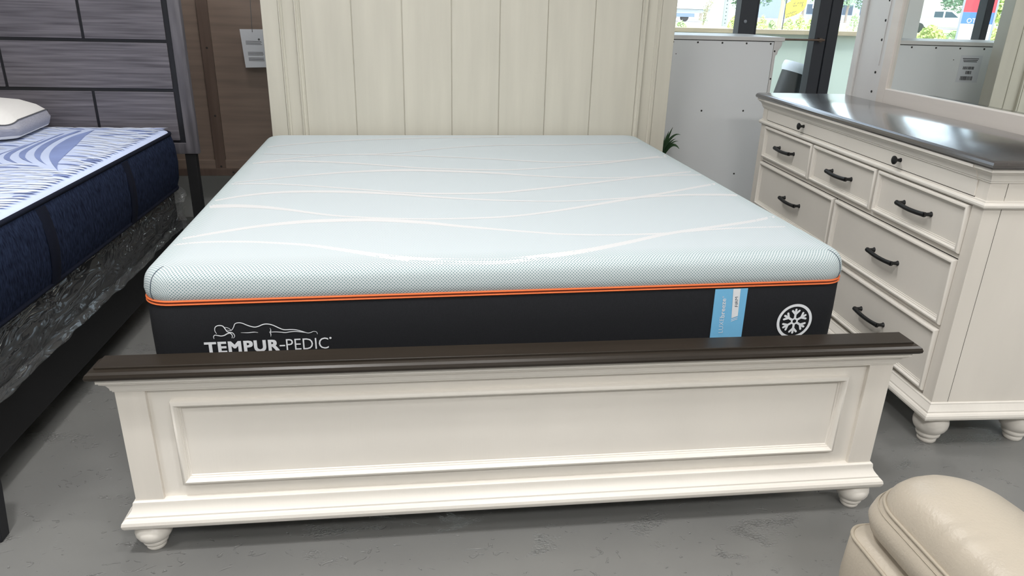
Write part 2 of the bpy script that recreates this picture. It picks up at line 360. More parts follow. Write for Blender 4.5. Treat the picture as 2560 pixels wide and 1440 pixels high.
# ================================================================== CREAM BED
bed = thing('panel_bed', 'cream painted panel bed with dark brown cap on the low footboard', 'bed', (0, 0, 0))
HW, PWD = 1.031, .071
fb = B().box(-HW+PWD, HW-PWD, .013, .034, .10, .50).build('footboard', 'cream', bed)
for s in (-1, 1):
    x0, x1 = (-HW, -HW+PWD) if s < 0 else (HW-PWD, HW)
    B().box(x0, x1, 0, .036, .10, .50).build('post', 'cream_vertical', fb, bevel=.002)
pf = B().frame(-.907, .905, .203, .45, [(0, .0135), (.0, .001), (.003, -.004), (.009, -.006), (.014, -.002), (.0155, .004), (.0175, .0045), (.0185, .009), (.0215, .0095), (.023, .014), (.0255, .015)])
pf.build('panel_moulding', 'cream', fb, ang=50)
B().box(-.883, .881, .0125, .016, .2275, .4255).build('panel', 'cream', fb)
B().rstack(-HW, HW, 0, .036, [(0, .484), (.003, .486), (.003, .4895), (.006, .491), (.007, .498), (.012, .508), (.020, .514), (.0225, .516), (.0225, .519), (.027, .521), (.027, .5335)], False).build('crown_moulding', 'cream', fb, ang=22)
cap = B().rstack(-HW, HW, 0, .040, [(.026, .5335), (.038, .5345), (.043, .539), (.044, .545), (.041, .552), (.035, .5565), (.027, .5585), (.0245, .5588), (.0243, .5635), (.0225, .5645)], False)
cap.build('cap_rail', 'dark_top', fb, ang=22)
B().rstack(-HW, HW, 0, .036, [(.003, .160), (.006, .157), (.007, .151), (.0075, .144), (.011, .136), (.018, .127), (.0215, .124), (.022, .1195), (.027, .1175), (.032, .112), (.034, .104), (.0325, .096), (.029, .0905), (.02, .0885)], False).build('base_moulding', 'cream', fb, ang=22)
BUN = [(.012, 0), (.0225, 0), (.0255, .004), (.026, .010), (.0245, .0125), (.0265, .015), (.0315, .019), (.033, .024), (.0315, .029), (.036, .033), (.0425, .040), (.0465, .049), (.0475, .058), (.0465, .066), (.042, .075), (.034, .082), (.03, .0895)]
for s in (-1, 1): B().lathe(BUN, (s*1.006, .018, 0), 28).build('bun_foot', 'cream', fb, ang=40)
# headboard
hb = B().box(-.956, .956, .02, .075, .25, 1.78).build('headboard', 'cream_shaded', bed)
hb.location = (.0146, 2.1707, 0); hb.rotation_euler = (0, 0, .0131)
for s in (-1, 1):
    x0, x1 = (-1.0335, -.955) if s < 0 else (.955, 1.0335)
    B().box(x0, x1, 0, .095, 0, 1.78).build('post', 'cream_shaded', hb, bevel=.002)
prof = [(0, .021), (0, .002), (.002, -.003), (.006, -.004), (.009, .001), (.0105, .006), (.0135, .0065), (.0155, .010), (.019, .011), (.0205, .016), (.024, .017)]
B().frame(-.955, .955, .3, 1.72, prof).build('outer_moulding', 'cream_shaded', hb, ang=45)
B().frame(-.935, .935, .32, 1.70, [(0, .0195), (0, .012), (.06, .012), (.06, .0195)]).build('stile_frame', 'cream_shaded', hb)
B().frame(-.880, .880, .37, 1.65, prof).build('inner_moulding', 'cream_shaded', hb, ang=45)
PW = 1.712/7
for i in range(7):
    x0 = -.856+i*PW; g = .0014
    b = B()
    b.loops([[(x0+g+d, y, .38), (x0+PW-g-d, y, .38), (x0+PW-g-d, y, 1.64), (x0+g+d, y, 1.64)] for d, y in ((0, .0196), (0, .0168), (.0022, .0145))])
    b.build('plank', 'cream_shaded', hb, ang=20)
B().rstack(-1.0335, 1.0335, 0, .095, [(.0, 1.76), (.012, 1.78), (.03, 1.805), (.034, 1.82)]).build('crown_moulding', 'cream', hb)
B().rstack(-1.0335, 1.0335, 0, .095, [(.034, 1.82), (.05, 1.822), (.055, 1.835), (.045, 1.85)]).build('cap_rail', 'dark_top', hb)
for s in (-1, 1):
    B().box(s*.99-.014, s*.99+.014, .034, 2.175, .20, .385).build('side_rail', 'cream', bed, bevel=.002)
for i in range(7):
    y = .25+i*.3; B().box(-.977, .977, y, y+.08, .36, .38).build('slat', 'timber', bed)

# ================================================================== WHITE MATTRESS
MR = .0303; MO = (-.0134, .1277, .38)
mt = thing('foam_mattress', 'white foam mattress with black side and orange piping on the cream bed', 'mattress', MO, MR)
MH, ML, ZP = .9654, 2.03, .6743-.38      # half width, length, piping height above the mattress base
TOP = .762-.38
prof = [(.004, ZP+.004), (.000, ZP+.012), (-.002, ZP+.028), (.0005, ZP+.044)]
R = .044; zc = TOP-R
for k in range(1, 11):
    a = PI/2*k/10; prof.append((.0005+R*(1-math.cos(a)), zc-.004+R*math.sin(a)))
flat0 = prof[-1][0]
prof += [(flat0+.03, TOP-.0015), (flat0+.09, TOP), (flat0+.3, TOP), (flat0+.6, TOP), (flat0+.85, TOP)]
n = 10; c = B(); uvs = []
arc = [0]
for i in range(1, len(prof)): arc.append(arc[-1]+math.hypot(prof[i][0]-prof[i-1][0], prof[i][1]-prof[i-1][1]))
c.loops([[(a, b, z) for a, b in rr(-MH+d, MH-d, d, ML-d, max(.075-d*.6, .02), n)] for d, z in prof], False, True)
nl = 4*(n+1)
kf = next(i for i, p in enumerate(prof) if p[0] >= flat0-1e-9)        # first loop of the level top
for i, (d, z) in enumerate(prof):
    ext = max(0, arc[kf]-arc[i])
    for j in range(nl):
        x, y, _ = c.v[max(i, kf)*nl+j]; q, k = divmod(j, n+1); a = math.radians(-90+90*q+90*k/n)
        uvs.append((x+ext*math.cos(a), y+ext*math.sin(a)))
c.uv = uvs
cover = c.build('cover', 'dot_knit', mt, ang=60)
b = B().rrstack(-MH, MH, 0, ML, .075, [(.03, 0), (.012, .004), (.006, .02), (.001, .10), (0, .2), (.0015, ZP-.012), (.005, ZP-.007)], n=10)
side = b.build('side_border', 'black_fabric', mt, ang=60)
pp = B()
for z0, z1 in ((ZP-.0085, ZP-.0015), (ZP+.0005, ZP+.0068)):
    pp.rrstack(-MH, MH, 0, ML, .075, [(.006, z0), (.0005, z0+.001), (-.002, (z0+z1)/2), (.0005, z1-.001), (.006, z1)], n=10, cap0=False, cap1=False)
pip = pp.build('piping', 'orange_tape', mt, ang=80)
B().rrstack(-MH, MH, 0, ML, .075, [(.004, ZP-.003), (.0008, ZP-.002), (.0008, ZP+.001), (.004, ZP+.002)], n=10, cap0=False, cap1=False).build('zip_line', 'zip_line', pip)
# corner seam of the cover
for s in (-1, 1):
    pts = []
    for d, z in prof[:13]:
        P = rr(-MH+d, MH-d, d, ML-d, max(.075-d*.6, .02), n); p = P[4] if s > 0 else P[3*(n+1)+n-4]; pts.append((p[0]-s*(-.0006), p[1]-.0006, z))
    B().tube(pts, .0011, 6).build('corner_seam', 'label_grey', cover)
# woven white wave bands, traced on the top plane
ML4 = Matrix.Translation(MO) @ Matrix.Rotation(MR, 4, 'Z'); MINV = ML4.inverted()
BANDS = [
 ([(270,825),(500,803),(800,800),(1000,808),(1250,825),(1500,860),(1800,905),(2100,932),(2560,938),(2860,908),(3160,868),(3460,810),(3760,745),(4060,700),(4360,655),(4640,595)], [8,12,14,14,18,26,36,44,44,40,34,28,22,20,20,18]),
 ([(290,790),(600,735),(900,690),(1200,660),(1500,648),(1750,648),(2050,665),(2300,690),(2560,712),(2810,732),(3060,748),(3360,752),(3560,748),(3760,740),(4060,715),(4360,700),(4790,690)], [10,18,20,26,26,26,24,18,14,12,12,10,12,12,12,10,8]),
 ([(490,555),(700,548),(900,555),(1100,575),(1300,602),(1500,622),(1800,635),(2100,640),(2560,628),(2860,600),(3160,555),(3460,505),(3760,455),(4060,400),(4260,378)], [26,26,24,18,14,10,10,10,12,14,16,18,16,14,12]),
 ([(560,515),(800,475),(1050,452),(1300,447),(1600,452),(1900,468),(2200,490),(2560,508),(2860,515),(3160,512),(3360,500),(3560,488),(3860,472),(4160,470),(4410,482)], [8,14,16,18,18,16,12,10,8,8,10,14,14,16,18]),
 ([(700,395),(900,392),(1100,398),(1300,410),(1600,432),(1900,455),(2200,462),(2560,455),(2860,428),(3160,395),(3460,360),(3760,325),(4060,293)], [7,8,8,8,9,10,12,14,14,12,10,10,8]),
 ([(720,385),(950,360),(1200,335),(1500,312),(1800,299),(2100,300),(2560,318),(2860,338),(3260,352),(3560,345),(3860,332),(4110,330)], [5,6,8,12,16,16,12,9,8,8,8,7]),
 ([(850,250),(1050,234),(1250,235),(1500,245),(1800,265),(2100,285),(2560,295),(2860,285),(3160,262),(3460,232),(3860,178)], [7,12,12,11,9,8,8,8,8,10,12]),
 ([(900,240),(1150,210),(1500,188),(1800,190),(2200,203),(2560,220),(2960,240),(3360,234),(3760,203),(3940,195)], [5,6,7,7,6,6,8,9,8,7]),
 ([(950,135),(1200,110),(1500,90),(1800,78),(2200,68),(2700,64)], [5,6,5,5,5,4]),
 ([(930,182),(1300,187),(1800,180),(2200,142),(2560,122),(3060,118),(3460,107),(3690,88)], [4,4,5,5,5,6,6,5])]
def cover_z(d):
    if d >= prof[-1][0]: return TOP
    for k in range(3, len(prof)-1):
        if prof[k][0] <= d <= prof[k+1][0]: return prof[k][1]+(prof[k+1][1]-prof[k][1])*(d-prof[k][0])/max(1e-9, prof[k+1][0]-prof[k][0])
    return prof[3][1]
def on_cover(X, Y):
    z = .762
    for _ in range(12):
        q = MINV@at(X, Y, 2, z); d = min(q.y, MH-abs(q.x)); z = .5*z+.5*(.38+cover_z(max(d, .002)))
    return q
for bi, (pts, wd) in enumerate(BANDS):
    P = [Vector((*p, 0)) for p in pts]; P = smooth_path([(330+p.x/2.813, 320+p.y/2.813, 0) for p in P], 6)
    V = []
    for i in range(len(P)):
        f = i/6; k = min(int(f), len(wd)-2); h = (wd[k]+(wd[k+1]-wd[k])*(f-k))*.85/2.813
        row = [on_cover(P[i].x, P[i].y+h*e) for e in (-.5, 0, .5)]
        if all(abs(q.x) < MH-.03 and q.y < ML-.05 for q in row): V.append(row)
    lift = .00016+.00005*bi
    b = B(); b.add([(q.x, q.y-(lift if q.y < .04 else 0), q.z+lift) for r_ in V for q in r_], [(3*i+j, 3*i+3+j, 3*i+4+j, 3*i+1+j) for i in range(len(V)-1) for j in range(2)])
    b.build('woven_band', 'band_white', cover, ang=80)
# printed mark, label and badge on the front: local x along the front, z height, just proud of the cloth
FYO = -.0012
def front_text(body, x0, x1, z0, z1, name, m, par, y=FYO, offset=0, space=1.0, turn=False):
    V, F = text_geo(body, offset, space)
    if turn: P = [(x0+(1-b)*(x1-x0) if False else x1-(b)*(x1-x0), y, z0+a*(z1-z0)) for a, b in V]
    else: P = [(x0+a*(x1-x0), y, z0+b*(z1-z0)) for a, b in V]
    return B().add(P, F).build(name, m, par)
z_ = lambda zw: zw-.38
brand = B()
def lx(X, Y):       # zoomed logo pixel -> mattress front plane
    p = Vector(CAM[:3]); d = ray(480+X/6.095, 760+Y/6.095); o = MINV@p; dd = MINV.to_3x3()@d
    q = o+dd*((-.004-o.y)/dd.y); return Vector((q.x, FYO, q.z))
def stroke(pts, w0, wm, w1):
    P = smooth_path([lx(*p) for p in pts], 5); k = len(P)-1
    W = [((w0+(wm-w0)*min(1, i/k*3)) if i < k/2 else (w1+(wm-w1)*min(1, (k-i)/k*3)))*2.6e-5*6.1 for i in range(k+1)]
    brand.ribbon(P, W, (0, -1, 0))
stroke([(372,462),(345,420),(345,370),(375,342),(420,335),(465,345),(500,385),(530,425),(570,440),(610,445),(640,475),(645,505),(625,528)], 8, 17, 6)
stroke([(332,540),(325,505),(345,482),(390,488),(440,495),(490,485),(530,462),(570,452),(600,470),(612,500),(605,528)], 8, 17, 8)
stroke([(490,362),(520,365),(560,380),(590,405)], 6, 9, 6)
stroke([(530,402),(560,410),(600,405),(630,360),(650,310),(700,293),(760,300),(850,335),(940,358),(1000,350),(1080,318),(1150,312),(1230,330),(1330,375),(1400,398),(1500,396),(1580,400),(1680,425),(1760,448),(1810,440),(1850,424),(1895,432),(1910,465)], 8, 17, 7)
stroke([(740,443),(850,445),(940,436),(1005,442)], 4, 13, 4)
stroke([(1185,372),(1198,405),(1190,438),(1200,470),(1198,505)], 3, 14, 4)
stroke([(1175,437),(1260,432),(1350,436),(1420,442),(1500,430),(1580,425),(1700,438),(1770,450)], 10, 14, 8)
pr = brand.build('figure_print', 'print_white', side)
V, F = text_geo('TEMPUR', 0, 1.12); bb = B(); e_ = .0019; kk = 0
for ax_, az_ in ((-1, -1), (0, -1), (1, -1), (-1, 0), (1, 0), (-1, 1), (0, 1), (1, 1), (-.5, 0), (.5, 0)):       # heavy weight: the outline thickened all round
    bb.add([(-.8236+e_+a*(.1864-2*e_)+ax_*e_, FYO-.00002*kk, z_(.5308)+e_*.7+b_*(.0330-1.4*e_)+az_*e_*.7) for a, b_ in V], F); kk += 1
bb.build('lettering', 'print_white', side)
front_text('-', -.6365, -.6225, z_(.5435), z_(.5475), 'lettering', 'print_white', side)
front_text('PEDIC', -.6195, -.5112, z_(.5316), z_(.5640), 'lettering', 'print_white', side, offset=-.004)
B().poly([(-.5055+.003*math.cos(a), FYO, z_(.5620)+.003*math.sin(a)) for a in [-2*PI*i/14 for i in range(14)]][::-1]).build('lettering', 'print_white', side)
lab = B().slab([(.556, -.0006, z_(.664)), (.6535, -.0006, z_(.664)), (.657, -.0006, z_(.40)), (.561, -.0006, z_(.40))], (0, -.0011, 0)).build('side_label', 'label_blue', side)
Y2 = -.0024
B().poly([(.6090, Y2, z_(.664)), (.6160, Y2, z_(.573)), (.6345, Y2, z_(.580)), (.6310, Y2, z_(.664))]).build('chip', 'print_white', lab)
for k in (0, 1):
    dz = .0035+k*.0048; B().poly([(.6160, Y2, z_(.573-dz)), (.6160, Y2, z_(.5712-dz)), (.6345, Y2, z_(.5782-dz)), (.6345, Y2, z_(.580-dz))]).build('stripe', 'print_white', lab)
front_text('FIRM', .6195, .6262, z_(.609), z_(.6385), 'lettering', 'label_grey', lab, y=-.003, turn=False) if False else None
def turned(body, xa, xb, za, zb, m, offset=0, lean=.0):
    V, F = text_geo(body, offset)       # reads upwards
    B().add([(xb-b*(xb-xa) if False else xa+(1-b)*(xb-xa)-(a*lean), -.003, za+a*(zb-za)) for a, b in V], F).build('lettering', m, lab)
turned('FIRM', .6215, .6300, z_(.6090), z_(.6395), 'label_grey', -.004, .004)
turned('LUXE', .5822, .5950, z_(.5290), z_(.5745), 'print_white', -.012, .002)
turned('breeze', .5802, .5940, z_(.5765), z_(.6360), 'print_white', .012, .003)
B().add([p for i in range(17) for p in ((.5815+.0022*math.cos(2*PI*i/16), -.003, z_(.6405)+.0022*math.sin(2*PI*i/16)), (.5815+.0014*math.cos(2*PI*i/16), -.003, z_(.6405)+.0014*math.sin(2*PI*i/16)))], [(2*i, 2*i+1, 2*i+3, 2*i+2) for i in range(16)]).build('lettering', 'print_white', lab)
# snowflake badge
bc = (.8138, z_(.5553)); bd = B()
ring = [p for i in range(49) for p in ((bc[0]+.0545*math.cos(2*PI*i/48), FYO, bc[1]+.0545*math.sin(2*PI*i/48)), (bc[0]+.0462*math.cos(2*PI*i/48), FYO, bc[1]+.0462*math.sin(2*PI*i/48)))]
bd.add(ring, [(2*i, 2*i+1, 2*i+3, 2*i+2) for i in range(48)])
badge = bd.build('badge', 'print_white', side)
def capsule(p, q, w):
    p, q = Vector((p[0], 0, p[1])), Vector((q[0], 0, q[1])); t = (q-p).normalized(); nn = Vector((-t.z, 0, t.x)); P = []
    for i in range(7):
        a = PI*i/6-PI/2; P.append(q+(t*math.cos(a)+nn*math.sin(a))*w)
    for i in range(7):
        a = PI*i/6+PI/2; P.append(p+(t*math.cos(a)+nn*math.sin(a))*w)
    return [(bc[0]+v.x, FYO, bc[1]+v.z) for v in P]
for i in range(6):
    a = PI/2+i*PI/3; u = (math.cos(a), math.sin(a)); arm = B()
    pt = lambda r, s=0: (u[0]*r-u[1]*s, u[1]*r+u[0]*s)
    arm.poly(capsule(pt(.0105), pt(.0365), .0034))
    for sg in (-1, 1): arm.poly([(a_, b_-.0001*(2+sg), c_) for a_, b_, c_ in capsule(pt(.022), pt(.033, sg*.0105), .0032)])
    arm.build('snow_arm', 'print_white', badge)
hexr = B(); hp = []
for i in range(7):
    a = PI/6+i*PI/3
    for r in (.0125, .0062): hp.append((bc[0]+r*math.cos(a), FYO-.0002, bc[1]+r*math.sin(a)))
hexr.add(hp, [(2*i, 2*i+1, 2*i+3, 2*i+2) for i in range(6)]).build('snow_arm', 'print_white', badge)

# ================================================================== DRESSER
TH = 1.529; DW = 1.70
du = Vector((math.cos(TH), math.sin(TH), 0))
dorg = Vector((1.429, .288, 0))+du*DW
dr = thing('dresser', 'cream dresser with dark brown top and black drawer pulls on bun feet', 'dresser', dorg, TH-PI)
D0 = .425
B().box(.003, DW-.003, .012, D0-.002, .10, .975).build('carcass', 'cream', dr)
for x0 in (0, DW-.052):
    B().box(x0, x0+.052, 0, .057, .15, .945).build('corner_post', 'cream_vertical', dr, bevel=.0015)
for x in (0, DW-.0035): B().box(x, x+.0035, .0585, D0, .16, .945).build('side_panel', 'cream_vertical', dr)
for z0, z1 in ((.165, .850), (.885, .940)):
    B().box(DW-.003, DW-.0012, .0560, .0590, z0, z1).build('side_joint', 'seam_dark', dr)
for z in (.6775, .429):
    B().box(.052, DW-.052, .0065, .0125, z-.008, z+.008).build('drawer_rail', 'cream', dr)
B().rstack(0, DW, 0, D0, [(.001, .930), (.004, .932), (.004, .936), (.007, .938), (.008, .946), (.014, .957), (.022, .963), (.0235, .966), (.028, .968), (.028, .978)], False).build('crown_moulding', 'cream', dr, ang=22)
B().rstack(0, DW, 0, .436-.003, [(.024, .978), (.034, .979), (.0375, .984), (.0375, .991), (.034, .998), (.028, 1.002), (.024, 1.0035)], False).build('top', 'dresser_top', dr, ang=22)
B().rstack(0, DW, 0, D0, [(.001, .850), (.009, .853), (.0125, .858), (.0125, .864), (.009, .869), (.004, .870), (.004, .875), (.001, .876)], False).build('waist_moulding', 'cream', dr, ang=22)
B().rstack(0, DW, 0, D0, [(.002, .176), (.005, .173), (.0055, .169), (.009, .163), (.015, .153), (.018, .149), (.0185, .144), (.023, .142), (.028, .136), (.0295, .128), (.028, .121), (.02, .117)], False).build('base_moulding', 'cream', dr, ang=22)
BUN2 = [(r*1.2, z*1.31) for r, z in BUN]
for x in (.045, DW-.045):
    for y in (.052, D0-.05): B().lathe(BUN2, (x, y, 0), 28).build('bun_foot', 'cream', dr, ang=40)
def pull_mesh(c):
    b = B(); h = .0785; pts = []; rad = []
    for i in range(13):
        s = -1+2*i/12; x = s*(h+.004); y = -.026-.004*(1-s*s); pts.append((c[0]+x, c[1]+y, c[2]-.004*(1-s*s))); rad.append(.0066+.0024*abs(s)**3+.0014*(1-s*s))
    b.tube(pts, rad, 10)
    for s in (-1, 1):
        b.tube([(c[0]+s*h, c[1]+.001, c[2]), (c[0]+s*h, c[1]-.006, c[2]), (c[0]+s*h, c[1]-.016, c[2]), (c[0]+s*h, c[1]-.030, c[2])], [.0105, .0068, .0062, .0092], 12)
    return b
DPROF = [(0, .010), (0, -.003), (.002, -.0075), (.006, -.0105), (.011, -.0105), (.0145, -.007), (.0155, -.0035), (.0185, -.003), (.0195, .0005), (.0235, .001), (.0245, .0045)]
def drawer(x0, x1, z0, z1, pulls):
    d = B().box(x0+.0235, x1-.0235, .003, .012, z0+.0235, z1-.0235).build('drawer', 'cream', dr)
    B().frame(x0, x1, z0, z1, DPROF).build('drawer_moulding', 'cream', d, ang=40)
    B().box(x0+.02, x1-.02, .0095, .011, z0+.02, z1-.02).build('drawer_back', 'cream', d)
    B().box(x0-.0022, x1+.0022, .0095, .0118, z0-.0022, z1+.0022).build('shadow_gap', 'seam_dark', d)
    for px in pulls: pull_mesh((px, .003, (z0+z1)/2)).build('pull', 'iron', d, ang=60)
for x0, x1 in ((.068, .592), (.603, 1.118), (1.129, 1.645)): drawer(x0, x1, .688, .848, [(x0+x1)/2])
for z0, z1 in ((.438, .665), (.191, .419)):
    drawer(.068, .852, z0, z1, [.47]); drawer(.866, 1.645, z0, z1, [1.272])
for x0, x1, kx in ((.065, .8567, .475), (.8573, 1.648, 1.245)):
    b = B().loops([[(x0, y, .8785), (x1, y, .8785), (x1, y, .942), (x0, y, .942)] for y in (.012, -.004)])
    d = b.build('drawer', 'cream', dr, bevel=.001)
    B().loops([[(x0, -.004-o, z), (x1, -.004-o, z), (x1, .01, z), (x0, .01, z)] for o, z in ((0, .930), (.004, .932), (.004, .936), (.007, .938), (.008, .946), (.014, .957), (.022, .963), (.0235, .966), (.028, .968), (.028, .9775))]).build('drawer_moulding', 'cream', d, ang=22)
    B().box(x0, x1, -.001, .0115, .8762, .8792).build('shadow_gap', 'seam_dark', d)
    B().lathe([(.008, 0), (.0065, .004), (.0052, .010), (.006, .016), (.0125, .020), (.0155, .0235), (.0155, .027), (.010, .0305), (.002, .0315)], (kx, -.004, .9085), 20, 'y').build('knob', 'iron', d, ang=50)

# dresser mirror, fixed behind the top edge
mi = thing('dresser_mirror', 'large rectangular mirror in a pale wood frame rising behind the dresser', 'mirror', dorg, TH-PI)
MX0, MX1, MY0, MY1, MZ0, MZ1, FWD = .262, 1.438, .439, .467, .93, 2.02, .062
B().box(MX0, MX0+FWD, MY0, MY1, MZ0, MZ1).build('stile', 'mirror_wood', mi, bevel=.0015)
B().box(MX1-FWD, MX1, MY0, MY1, MZ0, MZ1).build('stile', 'mirror_wood', mi, bevel=.0015)
B().box(MX0+FWD+.0006, MX1-FWD-.0006, MY0, MY1, MZ0, 1.066).build('rail', 'mirror_wood', mi, bevel=.001)
B().box(MX0+FWD+.0006, MX1-FWD-.0006, MY0, MY1, MZ1-.07, MZ1).build('rail', 'mirror_wood', mi, bevel=.001)
B().frame(MX0+FWD, MX1-FWD, 1.066, MZ1-.07, [(0, MY0+.001), (.003, MY0+.004), (.003, MY0+.016)]).build('inner_edge', 'mirror_wood', mi)
B().box(MX0+FWD-.004, MX1-FWD+.004, MY0+.015, MY0+.019, 1.062, MZ1-.066).build('glass', 'mirror_glass', mi)
for x in (.42, 1.22): B().box(x, x+.06, MY1, MY1+.02, 0, 1.6).build('support_board', 'chest_white', mi)

# tall whitewashed panel stood on the floor behind the dresser
wp = thing('furniture_panel', 'tall whitewashed panel with a column of screws behind the dresser beside the mirror', 'panel', dorg, TH-PI)
B().box(-.068, .26, .50, .535, 0, 2.15).build('panel', 'whitewash_flat', wp, bevel=.003)
B().rstack(-.122, -.070, .490, .535, [(0, 0), (0, 2.15)]).build('grained_edge', 'whitewash', wp, bevel=.004)
for z in (.55, .80, 1.033, 1.126, 1.28, 1.37, 1.462, 1.62, 1.8):
    B().lathe([(.0062, 0), (.0062, .002), (.004, .0035)], (.111, .5, z), 12, 'y').build('screw', 'screw', wp)
B().box(.121, .130, .4965, .5, 1.16, 1.9).build('track', 'whitewash_flat', wp, bevel=.001)

# ================================================================== WHITE CHEST seen from behind
ch = thing('tall_chest', 'tall white chest seen from its plain back behind the cream bed', 'chest', (1.22, 2.43, 0))
O = (1.22, 2.43, 0); cx0, cx1, cy0, cy1 = .70, 1.737, 2.43, 2.88
for x in (cx0, cx1-.016): B().box(x, x+.016, cy0, cy1, .04, 1.24).build('side_panel', 'chest_white', ch, bevel=.001, org=O)
B().box(cx0+.0185, cx1-.0185, cy0+.002, cy0+.008, .08, 1.2365).build('back_board', 'back_board', ch, org=O)
B().box(cx0+.016, cx1-.016, cy0+.006, cy0+.0085, .06, 1.24).build('shadow_gap', 'seam_dark', ch, org=O)
B().box(cx0+.016, cx1-.016, cy0+.0086, cy1, .06, 1.239).build('body', 'chest_white', ch, org=O)
B().rstack(cx0, cx1, cy0-.002, cy1, [(.040, 1.24), (.044, 1.244), (.044, 1.258), (.041, 1.262)], True).build('top', 'chest_white', ch, org=O, ang=22) if False else B().box(cx0-.043, cx1+.043, cy0-.003, cy1+.043, 1.24, 1.262).build('top', 'chest_white', ch, org=O, bevel=.003)
B().loops([[(cx1, cy0+.001, z), (cx1+o, cy0+.001, z), (cx1+o, cy1+o, z), (cx1, cy1+o, z)] for o, z in ((.003, 1.165), (.010, 1.17), (.012, 1.19), (.024, 1.205), (.030, 1.22), (.030, 1.24))]).build('crown_moulding', 'chest_white', ch, org=O, ang=22)
for x in (cx0+.04, cx1-.04):
    for y in (cy0+.04, cy1-.04): B().lathe(BUN2[:12]+[(.05, .06)], (x, y, 0), 16).build('bun_foot', 'chest_white', ch, org=O)
for x, z in [(1.700-.1425*i, 1.226) for i in range(7)]+[(1.7285, 1.187), (1.7285, 1.036), (1.7285, .70), (1.34, .853), (1.592, .855), (1.589, .485), (1.34, .485)]:
    yy = cy0+.002 if x < 1.72 else cy0
    B().lathe([(.0052, 0), (.0052, .001), (.0035, .0018)], (x, yy, z), 12, 'y').build('screw', 'screw', ch, org=O)
B().lathe([(.0028, 0), (.0028, .0005)], (1.153, cy0+.002, 1.163), 8, 'y').build('hole', 'seam_dark', ch, org=O)
sk = B().box(.985, 1.112, cy0+.0012, cy0+.002, 1.040, 1.190).build('barcode_label', 'paper', ch, org=O)
for k in range(3): B().box(1.005+.004*k, 1.10-.004*k, cy0+.0006, cy0+.0012, 1.170-.0085*k, 1.174-.0085*k).build('print_line', 'ink', sk, org=O)
for z0, z1, xa, xb in ((1.112, 1.128, 1.022, 1.085), (1.086, 1.104, 1.032, 1.066), (1.052, 1.074, 1.018, 1.09)):
    b = B(); x = xa; rnd = random.Random(int(z0*1000))
    while x < xb:
        wv = rnd.choice((.0012, .002, .003)); b.box(x, x+wv, cy0+.0006, cy0+.0012, z0, z1); x += wv+rnd.choice((.0012, .002))
    b.build('barcode', 'ink', sk, org=O)

# ================================================================== GREY PLANK BED (left)
LO = (-2.385, 1.1, 0)
lb = thing('grey_plank_bed', 'dark bed with a weathered grey plank headboard and black frame', 'bed', LO)
HY = 2.13
lh = B().box(-3.36, -1.41, HY+.008, HY+.04, .66, 1.62).build('headboard', 'black_wood', lb, org=LO)
B().frame(-3.388, -1.383, .655, 1.62, [(0, HY+.04), (0, HY+.002), (.002, HY), (.052, HY-.001), (.054, HY+.003), (.055, HY+.0085)]).build('headboard_frame', 'grey_frame', lh, org=LO, ang=50)
def plank(x0, x1, z0, z1):
    B().box(x0, x1, HY+.001, HY+.009, z0, z1).build('plank', 'grey_plank', lh, bevel=.0015, org=LO)
rows = [(.722, .956, 0), (.972, 1.182, 1), (1.197, 1.41, 0), (1.425, 1.56, 1)]
for z0, z1, odd in rows:
    x = -1.463; first = .741 if odd else .362
    while x > -3.30:
        nx = max(x-first, -3.31); plank(nx, x, z0, z1); x = nx-.014; first = .741
for x in (-1.452, -3.37): B().box(x, x+.052, HY+.008, HY+.05, 0, .70).build('leg', 'black_rail', lh, bevel=.003, org=LO)
B().box(-1.535, -1.512, .12, HY+.01, .12, .305).build('side_rail', 'black_rail', lb, org=LO)
B().box(-3.28, -3.255, .12, HY+.01, .12, .305).build('side_rail', 'black_rail', lb, org=LO)
B().box(-3.36, -1.49, .07, .13, .12, .44).build('footboard', 'black_wood', lb, org=LO)
for x in (-1.49, -3.37):
    B().loops([[(x+.02*k, .054+.008*k, z), (x+.085-.015*k, .054+.008*k, z), (x+.085-.015*k, .102, z), (x+.02*k, .102, z)] for k, z in ((1, 0), (0, .16), (0, .44))]).build('leg', 'black_wood', lb, org=LO, bevel=.003)
for i in range(6): B().box(-3.255, -1.535, .3+i*.33, .38+i*.33, .285, .303).build('slat', 'timber', lb, org=LO)

# foundation wrapped in clear plastic
fo = thing('box_spring', 'dark box spring wrapped in wrinkled clear plastic under the navy mattress', 'box spring', LO)
B().rrstack(-3.26, -1.505, .14, 2.085, .03, [(.008, .306), (0, .315), (0, .49), (.008, .499)], 5).build('body', 'box_spring', fo, org=LO)
rnd = random.Random(3)
def plast(y, s):        # s 0..1 from the top edge of the box down to the free lower hem
    wr = .0018*math.sin(y*23+s*17)+.0014*math.sin(y*51-s*23)+.002*math.sin(y*9+s*31+1.3)
    bulge = .010+.012*math.sin(PI*min(1, s*1.2))+.010*s
    return (-1.505+bulge+wr*(.4+s), y, .498-s*.205-.004*math.sin(y*6.1)*s)
g = B(); NY, NS = 150, 14; V = []
for i in range(NY+1):
    y = .10+(2.12-.10)*i/NY
    V.append((-1.56, y, .502)); V.append((-1.507, y, .5015))
    for k in range(NS+1): V.append(plast(y, k/NS))
nn = NS+3
g.add(V, [(i*nn+k, (i+1)*nn+k, (i+1)*nn+k+1, i*nn+k+1) for i in range(NY) for k in range(nn-1)])
g.build('plastic_wrap', 'plastic', fo, org=LO, ang=70)
hm = B(); V = []
for i in range(NY+1):
    y = .10+2.02*i/NY
    for k in range(4):
        p = plast(y, .80+.0667*k); V.append((p[0]+.004+.002*math.sin(y*37), p[1], p[2]))
hm.add(V, [(i*4+k, (i+1)*4+k, (i+1)*4+k+1, i*4+k+1) for i in range(NY) for k in range(3)]).build('plastic_hem', 'plastic', fo, org=LO, ang=70)
fl = B(); V = []
